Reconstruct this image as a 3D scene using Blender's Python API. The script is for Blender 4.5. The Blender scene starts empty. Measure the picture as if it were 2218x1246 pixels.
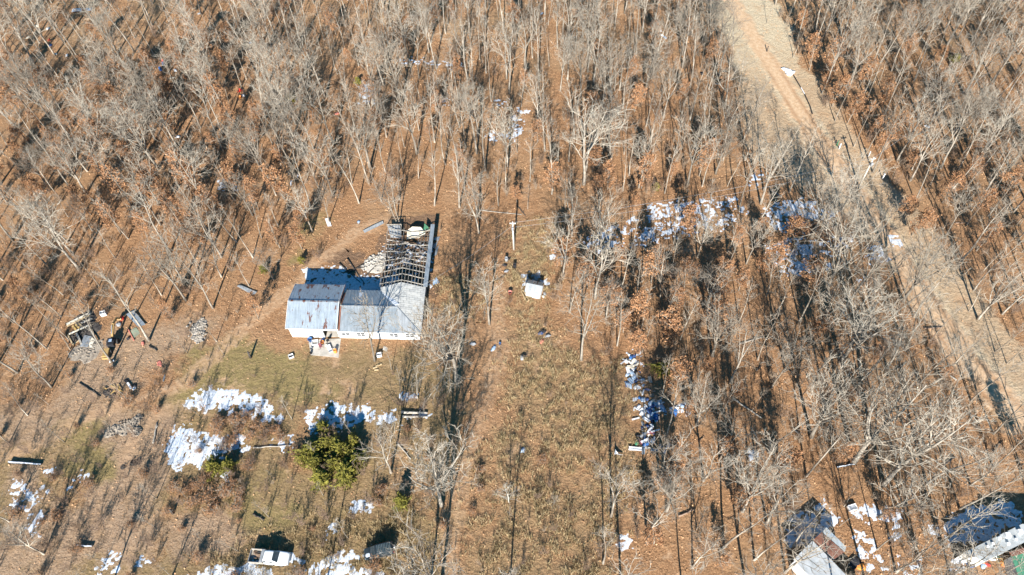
import bpy, math, random
import numpy as np
R = math.radians
SC = bpy.context.scene
COL = SC.collection
# ------------------------------------------------------------------ camera
F, TH, RO, HC = 1560.0, R(53.7), R(3.0), 103.0
CX, CY = 1109.0, 623.0
fw = np.array([0, math.cos(TH), -math.sin(TH)]); up0 = np.array([0, math.sin(TH), math.cos(TH)])
cr, sr = math.cos(RO), math.sin(RO)
rt = np.array([cr, 0, 0]) - sr*up0
upv = np.array([sr, 0, 0]) + cr*up0
cam_d = bpy.data.cameras.new('camera'); cam = bpy.data.objects.new('camera', cam_d); COL.objects.link(cam)
from mathutils import Matrix, Vector
m = Matrix(((rt[0], upv[0], -fw[0]), (rt[1], upv[1], -fw[1]), (rt[2], upv[2], -fw[2])))
cam.matrix_world = Matrix.Translation((0, 0, HC)) @ m.to_4x4()
cam_d.sensor_width = 36; cam_d.lens = 36*F/2218; cam_d.clip_end = 8000; cam_d.clip_start = 1
SC.camera = cam
SC.view_settings.view_transform = 'Standard'; SC.view_settings.look = 'None'
SC.view_settings.exposure = 1.3; SC.view_settings.gamma = 1
# ------------------------------------------------------------------ light
SUN_EL, SUN_AZ = R(28), R(6)
w = bpy.data.worlds.new('World'); SC.world = w; w.use_nodes = True
wn = w.node_tree; bg = wn.nodes['Background']
sky = wn.nodes.new('ShaderNodeTexSky'); sky.sky_type = 'NISHITA'; sky.sun_disc = False
sky.dust_density = 0.0; sky.ozone_density = 4.0; sky.air_density = 1.0; sky.sun_elevation = SUN_EL; sky.sun_rotation = R(186)
hs = wn.nodes.new('ShaderNodeHueSaturation'); hs.inputs['Saturation'].default_value = 2.0; hs.inputs['Hue'].default_value = .488
wn.links.new(sky.outputs[0], hs.inputs['Color']); wn.links.new(hs.outputs[0], bg.inputs[0]); bg.inputs[1].default_value = 0.06
sd = bpy.data.lights.new('sun', 'SUN'); sd.energy = 5.0; sd.angle = R(0.53); sd.color = (1, .95, .88)
so = bpy.data.objects.new('sun', sd); COL.objects.link(so)
sdir = Vector((math.sin(SUN_AZ)*math.cos(SUN_EL), math.cos(SUN_AZ)*math.cos(SUN_EL), -math.sin(SUN_EL)))
so.rotation_euler = sdir.to_track_quat('-Z', 'Y').to_euler()

# ------------------------------------------------------------------ helpers
def at(px, py, z=0.0):
    "world point at height z that the photo's pixel (px,py) looks at"
    d = fw + (px-CX)/F*rt - (py-CY)/F*upv
    t = (z-HC)/d[2]
    return Vector((d[0]*t, d[1]*t, z))
def pix(x, y, z=0.0):
    dx, dy, dz = x, y, z-HC
    wv = dx*fw[0]+dy*fw[1]+dz*fw[2]
    return CX+F*(dx*rt[0]+dy*rt[1]+dz*rt[2])/wv, CY-F*(dx*upv[0]+dy*upv[1]+dz*upv[2])/wv
def heading(p0, p1):
    a, b = at(*p0), at(*p1)
    return math.atan2(b.y-a.y, b.x-a.x)

def node_mat(name, rough=.85, spec=.2, metal=0.0):
    mt = bpy.data.materials.new(name); mt.use_nodes = True
    nt = mt.node_tree; b = nt.nodes['Principled BSDF']
    b.inputs['Roughness'].default_value = rough; b.inputs['Metallic'].default_value = metal
    b.inputs['Specular IOR Level'].default_value = spec
    return mt, nt, b
class G:
    "small node-graph helper"
    def __init__(s, nt):
        s.nt = nt; s.pos = nt.nodes.new('ShaderNodeNewGeometry').outputs['Position']
    def noise(s, scale, detail=3, rough=.55, vec=None, out=0, sc3=None):
        n = s.nt.nodes.new('ShaderNodeTexNoise'); n.inputs['Scale'].default_value = scale
        n.inputs['Detail'].default_value = detail; n.inputs['Roughness'].default_value = rough
        v = vec or s.pos
        if sc3:
            mp = s.nt.nodes.new('ShaderNodeMapping'); mp.inputs['Scale'].default_value = sc3
            s.nt.links.new(v, mp.inputs[0]); v = mp.outputs[0]
        s.nt.links.new(v, n.inputs['Vector']); return n.outputs[out]
    def ramp(s, v, a, b, smooth=True):
        n = s.nt.nodes.new('ShaderNodeMapRange'); n.inputs[1].default_value = a; n.inputs[2].default_value = b
        if smooth: n.interpolation_type = 'SMOOTHSTEP'
        s.nt.links.new(v, n.inputs[0]); return n.outputs[0]
    def mix(s, f, a, b):
        n = s.nt.nodes.new('ShaderNodeMix'); n.data_type = 'RGBA'
        for k, v in ((0, f), (6, a), (7, b)):
            if isinstance(v, (int, float)): n.inputs[k].default_value = v
            elif isinstance(v, tuple): n.inputs[k].default_value = (*v, 1)
            else: s.nt.links.new(v, n.inputs[k])
        return n.outputs[2]
    def math(s, op, a, b):
        n = s.nt.nodes.new('ShaderNodeMath'); n.operation = op
        for k, v in ((0, a), (1, b)):
            if isinstance(v, (int, float)): n.inputs[k].default_value = v
            else: s.nt.links.new(v, n.inputs[k])
        return n.outputs[0]
    def bump(s, h, dist, b, st=1.0):
        n = s.nt.nodes.new('ShaderNodeBump'); n.inputs['Distance'].default_value = dist; n.inputs['Strength'].default_value = st
        s.nt.links.new(h, n.inputs['Height']); s.nt.links.new(n.outputs[0], b.inputs['Normal'])
    def objrand(s):
        return s.nt.nodes.new('ShaderNodeObjectInfo').outputs['Random']
MATS = {}
def mat(name, c1, c2=None, scale=3, rough=.8, metal=0, c3=None, t3=(.6, .66), s3=.8, bump=0, rand=False, spec=.2, a=.35, b=.65, sc3=None, coat=0):
    "plain two-tone procedural material with optional third stain colour"
    if name in MATS: return MATS[name]
    mt, nt, bs = node_mat(name, rough, spec, metal); g = G(nt)
    c2 = c2 or tuple(x*.75 for x in c1)
    tc = nt.nodes.new('ShaderNodeTexCoord').outputs['Object']
    f = g.ramp(g.noise(scale, 4, .6, tc, sc3=sc3), a, b)
    col = g.mix(f, c1, c2)
    if rand:
        r = g.objrand(); col = g.mix(g.ramp(r, 0, 1, False), col, tuple(x*.62 for x in c2))
    if c3:
        f3 = g.ramp(g.noise(s3, 5, .65, tc), *t3); col = g.mix(f3, col, c3)
    nt.links.new(col, bs.inputs['Base Color'])
    if coat: bs.inputs['Coat Weight'].default_value = coat
    if bump: g.bump(g.noise(scale*4, 3, .6, tc), bump, bs)
    MATS[name] = mt; return mt

class MB:
    "collects shapes and links them as ONE mesh object"
    def __init__(s): s.v = []; s.f = []; s.mi = []; s.cur = 0
    def face(s, *idx): s.f.append(tuple(idx)); s.mi.append(s.cur)
    def add(s, vs, fs):
        o = len(s.v); s.v.extend([tuple(v) for v in vs])
        for f in fs: s.f.append(tuple(i+o for i in f)); s.mi.append(s.cur)
    def box(s, c, d, rz=0, M=None, taper=1.0):
        hx, hy, hz = d[0]/2, d[1]/2, d[2]/2
        vs = []
        for z in (-hz, hz):
            k = taper if z > 0 else 1
            for x, y in ((-hx, -hy), (hx, -hy), (hx, hy), (-hx, hy)):
                vs.append(Vector((x*k, y*k, z)))
        if rz: Q = Matrix.Rotation(rz, 3, 'Z'); vs = [Q@v for v in vs]
        if M is not None: vs = [M@v for v in vs]
        c = Vector(c); s.add([v+c for v in vs], [(3, 2, 1, 0), (4, 5, 6, 7), (0, 1, 5, 4), (1, 2, 6, 5), (2, 3, 7, 6), (3, 0, 4, 7)])
    def beam(s, a, b, wd, ht):
        a, b = Vector(a), Vector(b); d = (b-a)
        if d.length < 1e-5: return
        d.normalize(); up = Vector((0, 0, 1)) if abs(d.z) < .95 else Vector((0, 1, 0))
        x = d.cross(up).normalized()*wd/2; y = x.cross(d).normalized()*ht/2
        vs = [p+sx*x+sy*y for p in (a, b) for sx, sy in ((-1, -1), (1, -1), (1, 1), (-1, 1))]
        s.add(vs, [(0, 1, 2, 3), (7, 6, 5, 4), (0, 4, 5, 1), (1, 5, 6, 2), (2, 6, 7, 3), (3, 7, 4, 0)])
    def tube(s, pts, rad, n=6, cap=True):
        pts = [Vector(p) for p in pts]; o = len(s.v); k = len(pts)
        for i, p in enumerate(pts):
            d = (pts[min(i+1, k-1)]-pts[max(i-1, 0)]).normalized()
            up = Vector((1, 0, 0)) if abs(d.x) < .8 else Vector((0, 1, 0))
            x = d.cross(up).normalized(); y = d.cross(x); r = rad[i] if hasattr(rad, '__len__') else rad
            for j in range(n):
                t = 2*math.pi*j/n; q = p+(x*math.cos(t)+y*math.sin(t))*r; s.v.append((q.x, q.y, q.z))
        for i in range(k-1):
            for j in range(n):
                j2 = (j+1) % n; s.face(o+i*n+j, o+i*n+j2, o+(i+1)*n+j2, o+(i+1)*n+j)
        if cap:
            s.face(*[o+j for j in range(n)][::-1]); s.face(*[o+(k-1)*n+j for j in range(n)])
    def lathe(s, prof, n=16, c=(0, 0, 0), M=None):
        o = len(s.v); c = Vector(c)
        for r, z in prof:
            for j in range(n):
                t = 2*math.pi*j/n; q = Vector((r*math.cos(t), r*math.sin(t), z))
                if M is not None: q = M@q
                q = q+c; s.v.append((q.x, q.y, q.z))
        for i in range(len(prof)-1):
            for j in range(n):
                j2 = (j+1) % n; s.face(o+i*n+j, o+i*n+j2, o+(i+1)*n+j2, o+(i+1)*n+j)
        s.face(*[o+j for j in range(n)][::-1]); s.face(*[o+(len(prof)-1)*n+j for j in range(n)])
    def slab(s, top, th):
        "polygon given by 3-D points, extruded down by th (a vector or number)"
        n = len(top); dv = Vector((0, 0, -th)) if not isinstance(th, Vector) else th
        vs = [Vector(p) for p in top]+[Vector(p)+dv for p in top]
        s.add(vs, [tuple(range(n)), tuple(range(2*n-1, n-1, -1))]+[(i, i+n, (i+1) % n+n, (i+1) % n) for i in range(n)])
    def blob(s, c, rad, rng, n=8, m=5, rough=.25, M=None):
        prof = []; o = len(s.v); c = Vector(c)
        for i in range(m+1):
            ph = math.pi*i/m
            for j in range(n):
                t = 2*math.pi*j/n; k = 1+rng.uniform(-rough, rough)
                if i in (0, m): k = 1
                q = Vector((math.sin(ph)*math.cos(t)*rad[0]*k, math.sin(ph)*math.sin(t)*rad[1]*k, -math.cos(ph)*rad[2]*k))
                if M is not None: q = M@q
                q += c; s.v.append((q.x, q.y, q.z))
        for i in range(m):
            for j in range(n):
                j2 = (j+1) % n; s.face(o+i*n+j, o+i*n+j2, o+(i+1)*n+j2, o+(i+1)*n+j)
    def mesh(s, name, mats, smooth=False):
        me = bpy.data.meshes.new(name); me.from_pydata(s.v, [], s.f)
        if not isinstance(mats, (list, tuple)): mats = [mats]
        for q in mats: me.materials.append(q)
        if len(mats) > 1: me.polygons.foreach_set('material_index', s.mi)
        if smooth: me.polygons.foreach_set('use_smooth', [True]*len(me.polygons))
        me.update(); return me
    def build(s, name, mats, parent=None, loc=(0, 0, 0), rz=0, smooth=False, bevel=0):
        o = bpy.data.objects.new(name, s.mesh(name, mats, smooth)); COL.objects.link(o)
        o.parent = parent; o.location = loc; o.rotation_euler = (0, 0, rz)
        if bevel:
            b = o.modifiers.new('bevel', 'BEVEL'); b.width = bevel; b.segments = 2; b.limit_method = 'ANGLE'
        return o
def tag(o, label=None, cat=None, group=None, kind=None):
    if label: o['label'] = label
    if cat: o['category'] = cat
    if group: o['group'] = group
    if kind: o['kind'] = kind
    return o
def empty(name, loc, rz=0, label=None, cat=None, group=None):
    o = bpy.data.objects.new(name, None); COL.objects.link(o); o.location = loc; o.rotation_euler = (0, 0, rz)
    o.empty_display_size = .3
    return tag(o, label, cat, group)
def np_mesh(name, V, Fq, mats, smooth=False, midx=None):
    me = bpy.data.meshes.new(name); n = Fq.shape[1]
    me.vertices.add(len(V)); me.vertices.foreach_set('co', np.ascontiguousarray(V, dtype=np.float32).ravel())
    me.loops.add(Fq.size); me.loops.foreach_set('vertex_index', np.ascontiguousarray(Fq, dtype=np.int32).ravel())
    me.polygons.add(len(Fq)); me.polygons.foreach_set('loop_start', np.arange(0, Fq.size, n, dtype=np.int32))
    for q in (mats if isinstance(mats, (list, tuple)) else [mats]): me.materials.append(q)
    if midx is not None: me.polygons.foreach_set('material_index', midx.astype(np.int32))
    me.polygons.foreach_set('use_smooth', np.full(len(Fq), smooth))
    me.update(calc_edges=True); return me

# numpy value noise -------------------------------------------------
_nr = np.random.RandomState(5); _tab = _nr.rand(256, 256)
def vnoise(x, y):
    xi = np.floor(x).astype(int); yi = np.floor(y).astype(int); fx = x-xi; fy = y-yi
    fx = fx*fx*(3-2*fx); fy = fy*fy*(3-2*fy)
    t = lambda a, b: _tab[a & 255, b & 255]
    return (t(xi, yi)*(1-fx)+t(xi+1, yi)*fx)*(1-fy)+(t(xi, yi+1)*(1-fx)+t(xi+1, yi+1)*fx)*fy
def fbm(x, y, s=1.0, o=4):
    r = 0; a = .5; tot = 0
    for i in range(o):
        r = r+a*vnoise(x*s+17*i, y*s+31*i); tot += a; a *= .55; s *= 2.03
    return r/tot
def poly_sd(X, Y, poly):
    "signed distance (pixels of the photo), positive inside"
    P = np.array(poly, float); n = len(P); d = np.full(X.shape, 1e9); ins = np.zeros(X.shape, bool)
    for i in range(n):
        a = P[i]; b = P[(i+1) % n]; e = b-a
        wx = X-a[0]; wy = Y-a[1]; t = np.clip((wx*e[0]+wy*e[1])/(e@e+1e-9), 0, 1)
        d = np.minimum(d, np.hypot(wx-t*e[0], wy-t*e[1]))
        c = ((a[1] > Y) != (b[1] > Y)) & (X < (b[0]-a[0])*(Y-a[1])/((b[1]-a[1])+1e-12)+a[0]); ins ^= c
    return np.where(ins, d, -d)
def line_d(X, Y, pts, wid):
    "1 at the centre line falling to 0 at the half width (list of widths)"
    out = np.zeros(X.shape)
    for i in range(len(pts)-1):
        a = np.array(pts[i], float); b = np.array(pts[i+1], float); e = b-a
        wx = X-a[0]; wy = Y-a[1]; t = np.clip((wx*e[0]+wy*e[1])/(e@e), 0, 1)
        d = np.hypot(wx-t*e[0], wy-t*e[1]); ww = wid[i]*(1-t)+wid[i+1]*t
        out = np.maximum(out, 1-d/ww)
    return out
sst = lambda x, a, b: (lambda t: t*t*(3-2*t))(np.clip((x-a)/(b-a), 0, 1))

# ------------------------------------------------------------------ ground
ROAD = [(1560, -40), (1590, 10), (1640, 92), (1700, 190), (1762, 290), (1830, 385), (1890, 470), (1940, 545), (1990, 625), (2040, 705), (2100, 790), (2180, 880), (2300, 1000)]
ROADW = [22, 24, 26, 29, 32, 34, 34, 36, 38, 40, 44, 48, 52]
TRACK1 = [(860, 470), (780, 500), (740, 530), (690, 562), (640, 620), (560, 680), (480, 755), (400, 830), (280, 868), (170, 910), (80, 965), (-40, 1010)]
TRACK2 = [(1080, 640), (1078, 700), (1085, 760), (1062, 830), (1042, 900), (1018, 980), (1000, 1050), (980, 1150), (975, 1280)]
TRACK3 = [(400, 880), (330, 900), (290, 950), (265, 1010)]
VERGE = [(1515, -30), (1672, -30), (1745, 130), (1860, 300), (1960, 420), (2035, 520), (2130, 640), (2280, 830), (2260, 1000), (2150, 880), (2010, 700), (1900, 540), (1800, 440), (1690, 390), (1615, 320), (1600, 210), (1570, 100)]
GREEN = [[(370, 820), (430, 750), (560, 735), (650, 745), (700, 800), (730, 850), (600, 862), (480, 850), (390, 880)],
         [(470, 1060), (640, 1040), (660, 1130), (600, 1150), (500, 1130)], [(110, 930), (230, 900), (250, 1040), (130, 1050)],
         [(640, 470), (700, 470), (690, 540), (640, 560)], [(1530, -20), (1590, -20), (1625, 70), (1590, 60)], [(1600, 0), (1615, 0), (1720, 170), (1705, 175)]]
DRY = [[(1120, 480), (1190, 480), (1200, 570), (1180, 690), (1240, 770), (1340, 800), (1370, 900), (1375, 1000), (1340, 1100), (1310, 1300), (1000, 1300), (1010, 1060), (1080, 900), (1120, 790), (1110, 690), (1100, 600)],
       [(950, 600), (1010, 600), (1010, 680), (950, 690)], [(600, 1160), (900, 1100), (960, 1260), (380, 1260)]]
PALE = [[(150, 770), (240, 730), (420, 680), (470, 720), (380, 830), (280, 850), (160, 900), (90, 900)], [(0, 880), (300, 870), (420, 900), (350, 1010), (330, 1260), (0, 1260)], [(380, 1100), (520, 1100), (520, 1200), (380, 1200)],
        [(1640, 200), (1700, 260), (1790, 380), (1700, 370), (1630, 300)]]
OLIVE = [(-60, 905), (150, 900), (330, 850), (460, 800), (640, 760), (900, 745), (985, 800), (1000, 900), (960, 1300), (-60, 1300)]
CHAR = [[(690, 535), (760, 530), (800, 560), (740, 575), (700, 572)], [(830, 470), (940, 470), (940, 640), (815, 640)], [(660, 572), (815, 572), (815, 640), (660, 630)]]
def zones(x, y):
    "surface cover at world points: dirt, dry grass, green, pale, charred"
    X, Y = pix(x, y)
    j = (fbm(x, y, .25, 5)-.5)*95
    dirt = sst(line_d(X, Y, ROAD, ROADW)+(fbm(x, y, .6, 5)-.5)*.9+(fbm(x+5, y, .12, 3)-.5)*.5, .0, .6)
    dirt = np.maximum(dirt, .62*sst(line_d(X, Y, TRACK1, [24]*12)+j*.011, .0, .8))
    dirt = np.maximum(dirt, .5*sst(line_d(X, Y, TRACK2, [38]*9)+j*.009, .0, .8))
    dirt = np.maximum(dirt, .5*sst(line_d(X, Y, TRACK3, [24]*4)+j*.006, .0, .8))
    mx = lambda L, a, b: np.clip(np.max([sst(poly_sd(X, Y, p)+j, a, b) for p in L], axis=0), 0, 1)
    dry = mx(DRY, -45, 40); green = .85*mx(GREEN, -35, 40); pale = mx(PALE, -50, 45)
    ver = sst(poly_sd(X, Y, VERGE)+j*.5, -12, 22)
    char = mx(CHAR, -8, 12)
    pt = fbm(x+40, y+9, .11, 5); pt2 = fbm(x+7, y+90, .2, 5)
    pale = pale*(.25+.75*sst(pt, .34, .56)); green = np.clip(green*(.55+.75*sst(pt2, .36, .55)), 0, 1); dry = dry*(.45+.55*sst(pt2, .28, .5))
    oliv = mx([OLIVE], -60, 60)*(.45+.55*sst(fbm(x+3, y+60, .16, 5), .33, .55))
    q = 1-line_d(X, Y, ROAD, ROADW); qj = (fbm(x, y, .15, 3)-.5)*.5; ruts = (np.exp(-((q+qj*.4-.42)/.10)**2)*(.4+fbm(x+9, y, .2, 3)) + .6*sst(q, .7, .95)*(q < 1.4))*(q < 1.3)*sst(Y, 60, 220)
    return dirt, dry, green, pale, char, ver, oliv, np.clip(ruts, 0, 1)
gm, nt, bs = node_mat('ground_cover', .95, .05); g = G(nt)
at1 = nt.nodes.new('ShaderNodeAttribute'); at1.attribute_name = 'cover'; sep = nt.nodes.new('ShaderNodeSeparateColor'); nt.links.new(at1.outputs['Color'], sep.inputs[0])
at2 = nt.nodes.new('ShaderNodeAttribute'); at2.attribute_name = 'cover_b'; sep2 = nt.nodes.new('ShaderNodeSeparateColor'); nt.links.new(at2.outputs['Color'], sep2.inputs[0])
at3 = nt.nodes.new('ShaderNodeAttribute'); at3.attribute_name = 'cover_c'; sep3 = nt.nodes.new('ShaderNodeSeparateColor'); nt.links.new(at3.outputs['Color'], sep3.inputs[0])
n1 = g.noise(4.2, 6, .75); n2 = g.noise(1.3, 5, .65); n3 = g.noise(.14, 4, .6); n4 = g.noise(13, 3, .7); n5 = g.noise(.45, 4, .6)
lit = g.mix(g.ramp(n1, .38, .62), (.095, .050, .027), (.52, .30, .155))
lit = g.mix(g.math('MULTIPLY', g.ramp(n2, .50, .72), .5), lit, (.50, .335, .20))
lit = g.mix(g.math('MULTIPLY', g.ramp(g.noise(.9, 6, .7, out=0), .54, .66), .55), lit, (.17, .10, .055))
lit = g.mix(g.math('MULTIPLY', g.ramp(n3, .48, .68), .55), lit, (.42, .275, .16))
lit = g.mix(g.math('MULTIPLY', g.ramp(n5, .50, .66), .55), lit, (.22, .125, .065))
lit = g.mix(g.math('MULTIPLY', g.ramp(g.noise(.06, 5, .65), .48, .62), .45), lit, (.30, .22, .13))
dryc = g.mix(g.ramp(n1, .36, .64), (.16, .115, .06), (.44, .33, .19)); dryc = g.mix(g.ramp(n2, .42, .66), dryc, (.38, .255, .14))
dryc = g.mix(g.math('MULTIPLY', g.ramp(n3, .45, .65), .5), dryc, (.31, .245, .13))
grn = g.mix(g.ramp(n1, .35, .65), (.11, .125, .045), (.25, .25, .105)); grn = g.mix(g.math('MULTIPLY', g.ramp(n2, .5, .7), .6), grn, (.36, .27, .16))
palc = g.mix(g.ramp(n1, .35, .65), (.21, .155, .105), (.50, .40, .29)); palc = g.mix(g.math('MULTIPLY', g.ramp(n5, .45, .65), .6), palc, (.26, .195, .12))
dirc = g.mix(g.ramp(n2, .3, .7), (.46, .30, .175), (.58, .425, .28)); dirc = g.mix(g.math('MULTIPLY', g.ramp(n1, .5, .7), .5), dirc, (.30, .18, .10))
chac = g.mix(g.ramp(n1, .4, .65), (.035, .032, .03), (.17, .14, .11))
def zone(src, col, base):
    f = g.math('ADD', src, g.math('ADD', g.math('MULTIPLY', g.math('SUBTRACT', n2, .5), 1.0), g.math('MULTIPLY', g.math('SUBTRACT', n1, .5), .9)))
    return g.mix(g.ramp(f, .15, .85), base, col)
olvc = g.mix(g.ramp(n1, .36, .64), (.085, .078, .038), (.32, .265, .145)); olvc = g.mix(g.math('MULTIPLY', g.ramp(n2, .45, .68), .55), olvc, (.37, .29, .165))
olvc = g.mix(g.math('MULTIPLY', g.ramp(n5, .46, .62), .6), olvc, (.15, .15, .065))
verc = g.mix(g.ramp(n1, .36, .64), (.38, .30, .19), (.62, .52, .37)); verc = g.mix(g.math('MULTIPLY', g.ramp(n5, .5, .68), .5), verc, (.42, .28, .165))
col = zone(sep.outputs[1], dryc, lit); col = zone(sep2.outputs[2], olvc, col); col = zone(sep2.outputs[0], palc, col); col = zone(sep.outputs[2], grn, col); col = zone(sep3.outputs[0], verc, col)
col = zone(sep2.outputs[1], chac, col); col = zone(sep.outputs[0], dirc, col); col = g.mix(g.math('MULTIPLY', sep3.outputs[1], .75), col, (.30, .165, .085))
sp = g.ramp(n4, .70, .74); spz = g.math('MULTIPLY', sp, g.math('ADD', sep2.outputs[0], .12))
col = g.mix(spz, col, (.66, .60, .52))
nt.links.new(col, bs.inputs['Base Color'])
hh = g.math('ADD', g.math('MULTIPLY', n1, .5), n2)
flat_dirt = g.math('SUBTRACT', g.math('ADD', 1.0, sep.outputs[1]), g.math('MULTIPLY', sep.outputs[0], .6))
g.bump(g.math('MULTIPLY', hh, flat_dirt), .28, bs)
def axis(lo, hi, st, far):
    a = np.arange(lo, hi+st/2, st); e1 = lo-np.geomspace(3, far, 14)[::-1]; e2 = hi+np.geomspace(3, far, 14)
    return np.concatenate([e1, a, e2])
def cover_attrs(me, V):
    d, dr, gr, pa, ch, ve, ol, ru = zones(V[:, 0], V[:, 1])
    for nm, (a, b, c) in (('cover', (d, dr, gr)), ('cover_b', (pa, ch, ol)), ('cover_c', (ve, ru, ru*0))):
        at_ = me.attributes.new(nm, 'FLOAT_COLOR', 'POINT')
        at_.data.foreach_set('color', np.stack([a, b, c, a*0+1], 1).astype(np.float32).ravel())
def grid_faces(nx, ny):
    i = np.arange(nx*ny).reshape(ny, nx)
    return np.stack([i[:-1, :-1], i[:-1, 1:], i[1:, 1:], i[1:, :-1]], -1).reshape(-1, 4)
gx, gy = axis(-140, 140, .5, 3500), axis(10, 185, .5, 3500)
XX, YY = np.meshgrid(gx, gy); V = np.stack([XX.ravel(), YY.ravel(), np.zeros(XX.size)], 1)
me = np_mesh('ground', V, grid_faces(len(gx), len(gy)), gm, True); 
inside = (np.abs(V[:, 0]) < 145) & (V[:, 1] > 5) & (V[:, 1] < 190)
Vz = V.copy(); Vz[~inside] = (0, 60, 0)
cover_attrs(me, Vz)
o = bpy.data.objects.new('ground', me); COL.objects.link(o); tag(o, 'woodland floor covered in orange brown leaf litter and dry grass', kind='structure')
def strip(name, pts, wid, dz, label):
    P = [at(*p) for p in pts]; n = 200
    t = np.linspace(0, len(P)-1.001, n); vs = []
    for k in t:
        i = int(k); u_ = k-i; a, b = P[i], P[i+1]; c = a.lerp(b, u_)
        wv = (wid[i]*(1-u_)+wid[i+1]*u_); sc = 1.0/ (F/ (c-Vector((0, 0, HC))).length)
        dr = (P[min(i+1, len(P)-1)]-P[max(i, 0)]).normalized()
        dr0 = (P[min(i+2, len(P)-1)]-P[max(i-1, 0)]).normalized(); s_ = Vector((-dr0.y, dr0.x, 0))*wv*sc*1.25
        for q in np.linspace(-1, 1, 13): vs.append((c+s_*float(q)) + Vector((0, 0, dz)))
    V = np.array([tuple(v) for v in vs]); me = np_mesh(name, V, grid_faces(13, n), gm, True); cover_attrs(me, V)
    o = bpy.data.objects.new(name, me); COL.objects.link(o); return tag(o, label, kind='structure')
strip('dirt_road', ROAD, ROADW, .008, 'straight orange dirt road crossing the upper right woods')
strip('dirt_track', TRACK1, [22]*12, .004, 'dirt track curving from behind the house to the left edge')
strip('dirt_path', TRACK2, [38]*9, .004, 'faint worn path down the middle clearing')

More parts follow.
